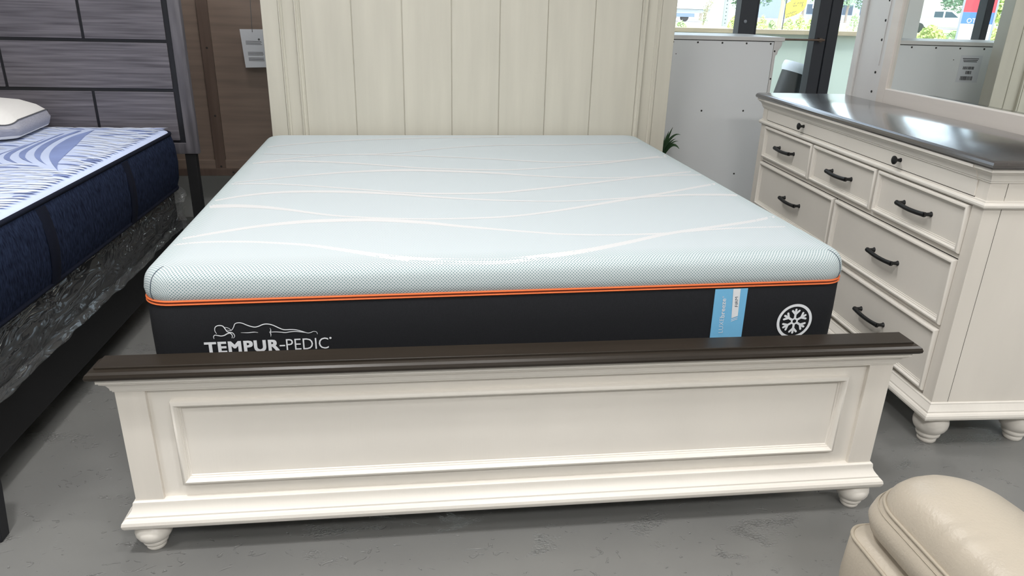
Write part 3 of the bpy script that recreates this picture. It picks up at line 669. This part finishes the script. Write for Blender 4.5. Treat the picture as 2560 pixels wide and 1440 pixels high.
for i in range(13):
    for k in range(9):
        a = i/12; s = k/8; V.append((-1.49+.018*math.sin(a*9+s*4)-.03*a+.02*math.sin(s*7), 2.085+.075*a+.012*math.sin(s*11), .497-.02*a-.17*s))
fl.add(V, [(i*9+k, (i+1)*9+k, (i+1)*9+k+1, i*9+k+1) for i in range(12) for k in range(8)]).build('plastic_flap', 'plastic', fo, org=LO, ang=70)

# navy mattress
nm = thing('navy_mattress', 'thick navy mattress with pale blue and white quilted top', 'mattress', LO)
nx0, nx1, ny0, ny1 = -3.30, -1.455, .06, 2.10
sideb = B().rrstack(nx0, nx1, ny0, ny1, .12, [(.03, .503), (.012, .506), (.008, .52), (-.004, .56), (-.010, .64), (-.006, .72), (.006, .768), (.012, .775)], 10).build('side_border', 'navy_side', nm, org=LO, ang=60)
for z, d in ((.776, .010), (.5135, .010)):
    B().tube([(a, b, z) for a, b in rr(nx0+d, nx1-d, ny0+d, ny1-d, .11, 10)], .0085, 8, True).build('edge_tape', 'navy_tape', nm, org=LO, ang=80)
topb = B().rrstack(nx0, nx1, ny0, ny1, .12, [(.014, .776), (.018, .784), (.035, .792), (.07, .797), (.13, .799), (.3, .80)], 10).build('quilted_top', 'quilt_blue', nm, org=LO, ang=60)
for y in (.70, 1.40):       # vertical handle tapes on the side
    b = B(); z = [.515+.25*i/10 for i in range(11)]
    for i in range(10): pass
    P = []
    for zz in z:
        tt = (zz-.515)/.25; xx = nx1+.012-.017*(2*tt-1)**2
        P.append([(xx, y-.032, zz), (xx+.0035, y-.022, zz), (xx+.0035, y+.022, zz), (xx, y+.032, zz)])
    b.loops(P).build('handle_tape', 'navy_tape', sideb, org=LO, ang=60)
# embroidered flecks and blades on the quilted top, with shade painted beside the flecks
def lens(b, c, a, L, Wd, z, bend=.15):
    u = Vector((math.cos(a), math.sin(a), 0)); q = Vector((-u.y, u.x, 0)); P1, P2 = [], []
    for i in range(7):
        s = -1+i/3; off = bend*L*(1-s*s)*.5
        h = Wd*(1-s*s)/2
        P1.append(Vector((*c, 0))+u*(s*L/2)+q*(off+h)); P2.append(Vector((*c, 0))+u*(s*L/2)+q*(off-h))
    V = [(p.x, p.y, z) for p in P1]+[(p.x, p.y, z) for p in P2]
    b.add(V, [(i, i+7, i+8, i+1) for i in range(6)])
def topz(x, y):
    return float(np.interp(min(nx1-x, ny1-y), [.014, .018, .035, .07, .13, .3], [.776, .784, .792, .797, .799, .80]))+.0008
def zp(X, Y): return at(X/2.88, Y/2.88, 2, .80)
arcs = [[(690,932),(600,1005),(512,1080),(458,1160),(432,1245)],
 [(680,936),(520,985),(405,1050),(357,1110),(368,1165),(430,1243)],
 [(560,942),(420,990),(305,1045),(250,1100),(264,1145),(350,1196)],
 [(430,967),(300,1020),(192,1070),(140,1105),(152,1142),(240,1178)],
 [(300,1007),(180,1050),(80,1090),(30,1125),(42,1152),(130,1180)],
 [(180,1045),(70,1085),(-30,1118),(-80,1140),(-70,1160),(20,1182)]]
bl = B()
for n_ in range(1, len(arcs)):
    A = smooth_path([zp(*p) for p in arcs[n_]], 6); C_ = smooth_path([zp(*p) for p in arcs[n_-1]], 6); k = 24
    ia = [A[int(i*(len(A)-1)/k)] for i in range(k+1)]; ib = [C_[int(i*(len(C_)-1)/k)] for i in range(k+1)]
    f_ = 1.0 if n_ == 1 else .5
    ib = [a_.lerp(b_, f_*math.sin(PI*min(1, .12+.88*i/k))**.7) for i, (a_, b_) in enumerate(zip(ia, ib))]
    bl.add([(p.x, p.y, .8012) for p in ia]+[(p.x, p.y, .8012) for p in ib], [(i, i+1, i+k+2, i+k+1) for i in range(k)])
bl.build('leaf_embroidery', 'quilt_mid', topb, org=LO)['kind'] = 'stuff'
polyA = [(p.x, p.y) for p in [zp(*q) for q in ((-90,1150),(20,1175),(245,1180),(430,1250),(470,1150),(600,1020),(690,930),(420,940),(200,1030),(-80,1110))]]
def inside(x, y, P):
    r = False
    for i in range(len(P)):
        (xa, ya), (xb, yb) = P[i], P[i-1]
        if (ya > y) != (yb > y) and x < (xb-xa)*(y-ya)/(yb-ya)+xa: r = not r
    return r
wf, df, mf = B(), B(), B(); row = 0; y = .22
while y < 2.06:
    x = -2.6+(.045 if row % 2 else 0)
    while x < -1.465:
        jx, jy = x+rnd.uniform(-.015, .015), y+rnd.uniform(-.007, .007)
        a = .10+.45*math.sin(jx*3.1+jy*2.3)+rnd.uniform(-.12, .12); Lw = rnd.uniform(.075, .125)
        ends = [(jx+sg*math.cos(a)*Lw/2, jy+sg*math.sin(a)*Lw/2) for sg in (-1, 1)]
        e = min(min(nx1-p[0], ny1-p[1]) for p in ends)
        if e < .03: jx -= .03-e; e = .03 if ny1-max(p[1] for p in ends) > .03 else 0
        if not inside(jx, jy, polyA) and e >= .03:
            z = topz(jx, jy); r_ = rnd.random()
            lens(df, (jx+.006, jy-.0105), a, Lw*1.0, rnd.uniform(.002, .0045), z+.0002)  # thin dark line painted as the shaded side of each raised fleck
            lens(wf if r_ < .85 else mf, (jx, jy), a, Lw, rnd.uniform(.016, .028), z)
        x += .098
    y += .031; row += 1
wf.build('white_embroidery', 'quilt_white', topb, org=LO)['kind'] = 'stuff'
df.build('fleck_shade', 'quilt_shade', topb, org=LO)['kind'] = 'stuff'
mf.build('blue_embroidery', 'quilt_mid', topb, org=LO)['kind'] = 'stuff'

# pillow
pw = thing('pillow', 'white bed pillow with grey side band on the navy mattress', 'pillow', (-2.33, 1.80, .806), math.radians(6))
def pil(prof, sag=.0):
    L = []
    for d, z in prof:
        P = rr(-.36+d, .36-d, -.24+d, .24-d, max(.07-d*.3, .03), 8)
        L.append([(a, b, z-.030*min(1, ((abs(a)/.36)**4)*((abs(b)/.24)**4)*1.8)*(1 if z > .06 else -.4)) for a, b in P])
    return L
B().loops(pil([(.03, .006), (.008, .012), (0, .04), (.002, .07), (.010, .092)]), True, False).build('side_band', 'pillow_grey', pw, ang=70)
B().loops(pil([(.010, .092), (.04, .112), (.09, .132), (.15, .145), (.2, .149)]), False, True).build('top_panel', 'pillow_white', pw, ang=70)
B().loops(pil([(.06, .0), (.03, .0), (.012, .006), (.010, .014)]), True, False).build('bottom_panel', 'pillow_white', pw, ang=70)
B().tube(pil([(.008, .0925)])[0], .0026, 6, True).build('piping', 'pillow_trim', pw, ang=80)

# ================================================================== BROWN FURNITURE BACK + TAG
BO = (-1.5, 2.77, 0)
br = thing('brown_headboard', 'back of a tall brown wooden headboard standing between the two beds', 'headboard', BO)
B().box(-2.25, -.66, 2.775, 2.79, .44, 1.95).build('back_panel', 'brown_back', br, org=BO)
for x in (-2.25, -1.478, -.72): B().box(x, x+.058, 2.755, 2.776, .44, 1.95).build('batten', 'brown_batten', br, bevel=.002, org=BO)
B().box(-2.25, -.66, 2.748, 2.776, .405, .447).build('bottom_rail', 'brown_batten', br, bevel=.002, org=BO)
B().box(-2.25, -.66, 2.758, 2.776, .447, .497).build('lower_rail', 'brown_back', br, bevel=.002, org=BO)
B().box(-2.28, -.63, 2.748, 2.80, 1.95, 2.0).build('top_rail', 'brown_batten', br, bevel=.003, org=BO)
for x in (-2.25, -.73): B().box(x, x+.07, 2.77, 2.83, 0, .46).build('leg', 'brown_batten', br, org=BO)
for x, z in ((-1.447, 1.127), (-1.447, .754), (-1.447, .46), (-1.38, .426), (-1.31, .426)):
    yy = 2.755 if z > .44 else 2.748
    B().lathe([(.006, 0), (.006, .001), (.003, .0015)], (x, yy, z), 10, 'y').build('screw', 'seam_dark', br, org=BO)
tg = thing('hang_tag', 'white printed paper tag on a string beside the cream headboard', 'tag', (-1.18, 2.70, 1.232))
B().slab([(-.068, 0, 0), (.075, 0, .002), (.078, 0, -.199), (-.056, 0, -.203)], (0, .001, 0)).build('card', 'paper', tg)
B().tube([(-.001, -.002, -.014), (-.001, -.001, .02), (.004, 0, .15), (.008, .01, .4), (.008, .045, .72), (.008, .062, .77)], .0018, 6).build('string', 'pillow_trim', tg)
for z, a, b_ in [(-.062-.0055*i, -.042, .045) for i in range(4)]+[(-.075-.045-.005*i, -.036, .05) for i in range(4)]+[(-.150-.005*i, -.035, .05) for i in range(4)]:
    B().box(a, b_-.01*random.random(), -.0006, 0, z-.0011, z+.0011).build('print_line', 'pillow_trim', tg)
B().lathe([(.006, 0), (.006, .0006)], (.03, 0, -.052), 10, 'y').build('print_line', 'pillow_trim', tg)

# ================================================================== LEATHER OTTOMAN
OX0, OX1, OY0, OY1 = .674, 1.19, -1.30, -.415
ot = thing('leather_ottoman', 'cream leather ottoman with a plump seamed cushion in the bottom corner', 'ottoman', ((OX0+OX1)/2, (OY0+OY1)/2, 0))
OO = ((OX0+OX1)/2, (OY0+OY1)/2, 0)
ba = B().rrstack(OX0, OX1, OY0, OY1, .05, [(.02, .03), (.004, .04), (.0, .10), (-.004, .2), (.0, .285), (.010, .302), (.05, .31)], 8).build('base', 'leather', ot, org=OO, ang=70)
B().tube([(a, b, .296) for a, b in rr(OX0+.004, OX1-.004, OY0+.004, OY1-.004, .045, 8)], .0045, 8, True).build('piping', 'leather_seam', ba, org=OO, ang=80)
cp = [(.05, .30), (.010, .310), (-.012, .332), (-.018, .355), (-.012, .380), (.004, .398)]
tp = [(.004, .398), (.008, .420), (.022, .446), (.045, .465), (.08, .479), (.13, .489), (.18, .493), (.24, .495)]
def even(P, N=220):
    P = [Vector((*p, 0)) for p in P]; P.append(P[0]); L = [0]
    for a, b in zip(P, P[1:]): L.append(L[-1]+(b-a).length)
    out = []; k = 0
    for i in range(N):
        t = L[-1]*i/N
        while L[k+1] < t: k += 1
        q = P[k].lerp(P[k+1], (t-L[k])/max(1e-9, L[k+1]-L[k])); out.append((q.x, q.y))
    return out
def cush(prof):
    L = []
    for d, z in prof:
        P = even(rr(OX0+.034+d, OX1-d, OY0+d, OY1-d, max(.10-d*.35, .04), 14)); l = []
        for a, b in P:
            zz = z+.004*math.sin(a*17+b*6)*(1 if z > .44 else .2)-1.75*max(0, a-.79)**2*max(0, (z-.30)/.17)
            if z > .40: zz += .0032*math.sin(b*88+2.5*math.sin(b*29))*math.exp(-((d-.035)/.035)**2)*math.exp(-((a-OX0-.034)/.12)**2)   # gathers along the seam
            l.append((a, b, zz))
        L.append(l)
    return L
cu = B().loops(cush(cp), True, False).build('cushion_side', 'leather', ot, org=OO, ang=80)
ct = B().loops(cush(tp), False, True).build('cushion_top', 'leather', ot, org=OO, ang=80)
B().tube(cush([(.002, .3985)])[0], .0042, 8, True).build('seam', 'leather_seam', ct, org=OO, ang=80)
B().tube(cush([(-.0065, .388)])[0], .0012, 6, True).build('stitching', 'leather_seam', cu, org=OO, ang=80)
for x in (OX0+.07, OX1-.07):
    for y in (OY0+.07, OY1-.07): B().lathe([(.022, 0), (.028, .035)], (x, y, 0), 14).build('foot', 'black_wood', ot, org=OO)

# ================================================================== POTTED PLANT
pn = thing('potted_plant', 'dark green strap-leaf plant between the cream headboard and the white chest', 'plant', (1.145, 2.335, 0))
B().lathe([(.05, 0), (.062, .02), (.078, .17), (.08, .18), (.07, .18), (.066, .16)], seg=24).build('pot', 'pot', pn)
B().lathe([(.0, .155), (.066, .16)], seg=20).build('soil', 'soil', pn)
def leaf(base, tip, arch, wd):
    a, b = Vector(base), Vector(tip); mid = (a+b)/2+Vector((0, 0, arch)); P = []
    for i in range(10):
        s = i/9; P.append(a*(1-s)**2+mid*2*s*(1-s)+b*s*s)
    W = [1.7*wd*max(.08, math.sin(PI*(.12+.88*i/9))) for i in range(10)]
    n3 = (b-a).cross(Vector((0, 0, 1))); n3 = n3.cross(b-a).normalized() if n3.length > 1e-5 else Vector((0, -1, 0))
    B().ribbon(P, W, (n3+Vector((.1, -.7, .2))).normalized()).build('leaf', 'leaf', pn)
px = pn.location
B().tube([(0, 0, .15), (-.02, -.005, .35), (-.055, -.01, .60)], [.010, .008, .006], 8).build('stem', 'leaf', pn)
for X, Y, yy, arch, wd in ((1682,318,2.33,.03,.011), (1701,337,2.31,.085,.011), (1696,353,2.30,.05,.008), (1689,347,2.32,.05,.009), (1698,372,2.29,.10,.017), (1692,364,2.33,.07,.014), (1672,328,2.36,.02,.010), (1664,335,2.30,.02,.009), (1678,350,2.28,.04,.009)):
    tip = at(X, Y, 1, yy)-px
    leaf((-.055+random.uniform(-.006, .006), random.uniform(-.012, .006), random.uniform(.575, .61)), tip, arch, wd)
for k in range(7):
    a = k*PI/3.5+.3; leaf((-.055, -.01, .59-.02*(k % 3)), (-.055+.07*math.cos(a)*.6, -.01+.04*math.sin(a), .50+.04*(k % 3)), .05, .012)

# ================================================================== OUTSIDE
struct(B().box(-150, 260, 5.6, 420, -.3, -.02).build('ground', 'asphalt'))
struct(B().box(-12, 14, FY1+.1, 5.6, -.2, -.005).build('deck', 'deck'))
struct(B().box(-150, 200, 50, 86, -.02, .0).build('lawn', 'grass'))
rl = thing('timber_railing', 'pale timber top rail on pale green panels outside the shop window', 'railing', (2, 5, 0))
B().box(-.22, 6.8, -.06, .08, 1.207, 1.245).build('top_rail', 'timber', rl, bevel=.003)
for k in range(9):
    x = .6-.77+.77*k; B().box(x, x+.08, .0, .07, 0, 1.207).build('post', 'timber', rl)
    B().box(x+.085, x+.765, .015, .03, .05, 1.206).build('panel', 'green_sheet', rl)
bn = thing('trash_bin', 'black trash bin with a white liner leaning outside the glass', 'bin', (2.44, 4.0, 0.0)); bn.rotation_euler = (0, math.radians(15), 0)
B().lathe([(.075, .03), (.08, .03), (.105, 1.0), (.112, 1.02), (.108, 1.03), (.098, 1.03), (.07, .1)], seg=24).build('body', 'bin_black', bn)
B().lathe([(.108, .98), (.117, 1.01), (.114, 1.045), (.108, 1.055), (.095, 1.05), (.09, 1.0)], seg=24).build('liner', 'bag_white', bn)
def bush(x, y, h, r, m, label, group, n=260, ls=.12, name='bush'):
    t = thing(name, label, 'shrub', (x, y, 0), 0, group); b = B(); rd = random.Random(int(x*37+y*11))
    for i in range(n):
        a = rd.uniform(0, 2*PI); q = rd.random()**.6; zz = rd.random(); rad = r*q*(1-.55*zz); c = Vector((rad*math.cos(a), rad*math.sin(a), .05*h+zz*h*.95*(1-.35*q)))
        u = Vector((rd.gauss(0, 1), rd.gauss(0, 1), rd.gauss(0, 1))).normalized(); v2 = u.orthogonal().normalized()
        s = ls*rd.uniform(.6, 1.3); b.add([c-u*s, c+v2*s*.45, c+u*s, c-v2*s*.45], [(0, 1, 2, 3)])
    b.build('foliage', m, t); B().tube([(0, 0, 0), (0, 0, h*.6)], .03, 6).build('stem', 'bark', t)
def tree(x, y, h, r, m, label, group=None, n=4200, ls=.24):
    t = thing('tree', label, 'tree', (x, y, 0), 0, group); b = B(); rd = random.Random(int(x*13+y*7)); cl = []
    for k in range(14):
        a = rd.uniform(0, 2*PI); q = rd.random()**.5; cl.append((Vector((r*.65*q*math.cos(a), r*.65*q*math.sin(a), h*(.28+.6*rd.random()))), r*rd.uniform(.28, .5)))
    for i in range(n):
        c0, cr = rd.choice(cl); d = Vector((rd.gauss(0, 1), rd.gauss(0, 1), rd.gauss(0, 1))).normalized(); c = c0+d*cr*rd.uniform(.6, 1)
        u = Vector((rd.gauss(0, 1), rd.gauss(0, 1), rd.gauss(0, 1))).normalized(); v2 = u.orthogonal().normalized(); s = ls*rd.uniform(.6, 1.3)
        b.add([c-u*s, c+v2*s*.6, c+u*s, c-v2*s*.6], [(0, 1, 2, 3)])
    b.build('crown', m, t); B().tube([(0, 0, 0), (.1, 0, h*.35), (0, .1, h*.7)], [.22, .17, .08], 8).build('trunk', 'bark', t)
def on_ground(X, Y): p = at(X, Y, 2, 0); return p.x, p.y
ORD = ['leftmost', 'second from the left', 'third from the left', 'fourth from the left', 'fifth from the left', 'sixth from the left', 'seventh from the left', 'eighth from the left']
G1 = 'shrubs along the road beyond the timber rail'
for k, (X, hgt, wid_, m) in enumerate(((1700, .7, .6, 'foliage_green'), (1832, 1.2, .6, 'foliage_yellow'), (1903, 1.2, .62, 'foliage_yellow'), (1928, .9, .6, 'foliage_green'), (1970, 1.1, .62, 'foliage_yellow'), (1997, 1.4, .62, 'foliage_yellow'), (2025, 1.2, .62, 'foliage_yellow'), (2132, 1.7, .8, 'foliage_green'))):
    x, y = on_ground(X, 75 if X < 2050 else 82); bush(x, y, hgt, wid_, m, 'low %s shrub beyond the timber rail, %s' % ('green' if 'green' in m else 'yellow green', ORD[k]), G1)
for k in range(8):
    x = -14.5-2.1*k; y = 37+1.2*math.sin(k*2.1); bush(x, y, 1.15+.35*math.sin(k*1.7), 1.0, 'foliage_yellow' if k % 3 else 'foliage_green', 'low shrub in front of the white pickup in the mirror, '+ORD[k], 'shrubs before the pickup in the mirror', 420)
x, y = on_ground(1757, 66)
yt = thing('young_tree', 'thin grey-branched young tree behind the glass beside the cream headboard', 'tree', (x, y, 0)); rd = random.Random(5); lf = B()
for k in range(9):
    a = rd.uniform(-1.0, 1.0); L_ = rd.uniform(2.2, 3.8); pts = [Vector((0, 0, .1)), Vector((a*.35, rd.uniform(-.3, .3), L_*.45)), Vector((a*1.25+rd.uniform(-.2, .2), rd.uniform(-.5, .5), L_))]
    P = smooth_path(pts, 5); B().tube(P, [.045-.035*i/(len(P)-1) for i in range(len(P))], 5).build('branch', 'bark', yt)
    for q in P[2:]:
        for _ in range(9):
            c = q+Vector((rd.gauss(0, .22), rd.gauss(0, .2), rd.gauss(0, .18))); u = Vector((rd.gauss(0, 1), rd.gauss(0, 1), rd.gauss(0, 1))).normalized(); v2 = u.orthogonal().normalized()
            lf.add([c-u*.08, c+v2*.035, c+u*.08, c-v2*.035], [(0, 1, 2, 3)])
lf.build('foliage', 'foliage_grey', yt)
for k, (x, y, h, r, mm_) in enumerate(((21, 112, 10, 4.4, 'foliage_green'), (31, 116, 12, 4.6, 'foliage_deep'), (41, 108, 11, 4.6, 'foliage_green'), (51, 112, 12, 4.6, 'foliage_deep'), (61, 116, 12, 4.6, 'foliage_green'), (72, 122, 12, 4.8, 'foliage_deep'), (118, 190, 14, 7, 'foliage_green'))):
    tree(x, y, h, r, mm_, '%s leafy tree across the road outside, %s' % ('light green' if mm_ == 'foliage_green' else 'darker green', ORD[k]), 'trees across the road')
for k, (x, y, h, r, mm_) in enumerate(((-40, 95, 11, 5, 'foliage_yellow'), (-50, 98, 12, 5, 'foliage_deep'), (-56, 88, 8, 3.8, 'foliage_yellow'), (-62, 99, 12, 5, 'foliage_deep'), (-72, 92, 12, 5, 'foliage_deep'))):
    tree(x, y, h, r, mm_, '%s tree behind the white pickup in the mirror, %s' % ('yellow green' if mm_ == 'foliage_yellow' else 'deep green', ORD[k]), 'trees behind the pickup in the mirror')
# steel sign post and slim trunk on the verge
x, y = on_ground(1810, 66)
t = thing('sign_post', 'perforated steel post standing on the grass verge outside', 'post', (x, y, 0)); b = B().box(-.22, .22, -.1, .1, 0, 5)
b.build('channel', 'steel', t)
for k in range(14): B().lathe([(.05, 0), (.05, .02)], (0, -.1, .3+.33*k), 8, 'y').build('hole', 'frame_dark', t)
x, y = on_ground(1945, 71); t = thing('slim_tree', 'slim pale tree trunk beside the yellow sign outside', 'tree', (x, y, 0))
B().tube([(0, 0, 0), (.1, 0, 2), (.0, 0, 4.2)], [.2, .17, .12], 8).build('trunk', 'bark', t); B().tube([(.05, 0, 2.6), (-.9, 0, 4.6)], [.09, .05], 6).build('branch', 'bark', t); B().tube([(.05, 0, 2.9), (.8, 0, 4.8)], [.09, .05], 6).build('branch', 'bark', t)
# yellow banner sign
ys = thing('banner_sign', 'yellow banner sign with black lettering on a thin pole outside', 'sign', (12.93, 25, 0))
P2 = [(1963,47),(1963.6,30),(1966,10),(1969,7.5),(1976,4),(1990,-9),(2019,-20),(2018,0),(2015.5,14),(2012.5,20),(2006,27),(1998,33),(1985,39.5)]
bp = [at(X, Y, 1, 25)-ys.location for X, Y in P2]
bs = B().slab([(p.x, 0, p.z) for p in bp], (0, .02, 0)).build('banner', 'sign_yellow', ys)
B().tube([(-.01, .03, 0), (.02, .03, 2.2)], .02, 6).build('pole', 'frame_dark', ys)
def sign_text(body, quad, par, org, m='ink', y=-.004):
    V, F = text_geo(body, .012); a, b_, c_ = [Vector(at(X, Y, 1, 25))-org for X, Y in quad]
    B().add([tuple((a+(b_-a)*u+(c_-a)*v)*1) for u, v in V], F).build('lettering', m, par).location = (0, y, 0)
sign_text('during', ((1981.5,21.5),(2007.5,17.5),(1984,3.5)), bs, ys.location)
sign_text('constru', ((1963.8,45.5),(1992,36.0),(1966,32.5)), bs, ys.location)
# far buildings and vehicles
t = thing('far_building', 'low blue grey building across the road outside', 'building', (95, 175, 0))
B().box(-9, 16, 0, 14, 0, 9).build('wall', 'wall_grey', t); B().box(-9.4, 16.4, -.4, 14.4, 9, 9.5).build('roof', 'steel', t)
for k in range(5): B().box(-7+4.6*k, -4.4+4.6*k, -.06, .02, 1.2, 3.4).build('window', 'car_glass', t)
t = thing('small_sign', 'small white sign on a post before the blue grey building', 'sign', (88, 162, 0)); B().box(-.9, .9, 0, .1, 2.4, 4.6).build('board', 'sign_white', t); B().box(-.1, .1, .0, .1, 0, 2.4).build('post', 'steel', t)
def vehicle(name, label, loc, rz, sideprof, glassprof, width, body_m, wheels, wr, cat, group=None):
    t = thing(name, label, cat, loc, rz, group)
    bo = B().loops([[(x, -width/2, z) for x, z in sideprof], [(x, width/2, z) for x, z in sideprof]]).build('body', body_m, t, bevel=.06, ang=40)
    for s in (-1, 1):
        for gp in glassprof: B().slab([(x, s*(width/2+.004), z) for x, z in gp], (0, -s*.02, 0)).build('side_window', 'car_glass', bo)
        for wx in wheels:
            B().lathe([(wr, -.02), (wr, .22)] if False else [(wr*.6, -.0), (wr, .02), (wr, .22), (wr*.6, .24)], (wx, s*(width/2)+(.11 if s > 0 else .13), wr), 20, 'y').build('wheel', 'tyre', t)
    return t
truck = [(0, .5), (0, 1.15), (.1, 1.2), (2.0, 1.22), (2.02, 1.88), (2.3, 1.95), (3.5, 1.93), (4.3, 1.36), (5.5, 1.25), (5.75, 1.1), (5.8, .5)]
tg_ = [[(2.15, 1.32), (2.15, 1.8), (2.85, 1.82), (2.85, 1.32)], [(2.98, 1.32), (2.98, 1.82), (3.45, 1.80), (4.05, 1.34)]]
vehicle('pickup_truck', 'white pickup truck parked outside, seen reflected in the dresser mirror', (-34.45, 66.6, 0), PI+.58, truck, tg_, 1.95, 'car_white', (1.15, 4.75), .42, 'truck')
carp = [(0, .35), (.02, .95), (.7, 1.0), (1.2, 1.42), (2.6, 1.44), (3.4, .98), (4.3, .88), (4.45, .4)]
cg = [[(.95, 1.02), (1.3, 1.36), (1.95, 1.38), (1.95, 1.0)], [(2.05, 1.0), (2.05, 1.38), (2.5, 1.38), (3.15, 1.0)]]
c1 = vehicle('parked_car', 'dark blue grey parked car far across the road', (92, 145, 0), .15, carp, cg, 1.8, 'car_blue', (.85, 3.5), .33, 'car')
c2 = vehicle('parked_car', 'grey green parked car nearer than the blue one', (88, 133, 0), .2, carp, cg, 1.8, 'car_green', (.85, 3.5), .33, 'car')
for c_ in (c1, c2): c_.scale = (1.5, 1.5, 1.5)
B().box(.0, .05, -.8, -.5, .75, .9).build('tail_light', 'tail_red', c1); B().box(.0, .05, -.8, -.5, .75, .9).build('tail_light', 'tail_red', c2)
t = thing('box_trailer', 'long white box trailer parked behind the glass beside the cream headboard', 'trailer', (26, 92, 0))
B().box(-8, 10.2, 0, 2.4, 1.5, 5).build('box', 'car_white', t, bevel=.05); B().box(-8, 10.2, .2, 2.2, 1.05, 1.5).build('chassis', 'steel', t)
for x in (5.4, 7.0): B().lathe([(.3, 0), (.5, .02), (.5, .4), (.3, .42)], (x, .5, .5), 18, 'y').build('wheel', 'tyre', t)
B().box(4.6, 8.2, .0, .05, .55, 1.0).build('mud_guard', 'car_blue', t)
# tall price sign seen in the mirror
sg = thing('pylon_sign', 'tall roadside sign of red, blue and white panels seen in the mirror', 'sign', (-18.6, 32.45, 0)); sg.rotation_euler = (0, 0, math.radians(28))
B().box(-.62, .62, 0, .12, .35, 1.12).build('lower_panel', 'sign_white', sg); B().box(-.62, .62, 0, .12, 1.12, 1.62).build('blue_panel', 'sign_blue', sg)
B().box(-.62, .62, 0, .12, 1.62, 2.6).build('red_panel', 'sign_red', sg); B().box(-.7, -.62, -.02, .14, 0, 2.7).build('post', 'steel', sg); B().box(.62, .7, -.02, .14, 0, 2.7).build('post', 'steel', sg)
V, F = text_geo('UP TO'); B().add([(-.35+.75*a, -.006, 1.16+.2*b_) for a, b_ in V], F).build('lettering', 'sign_white', sg)
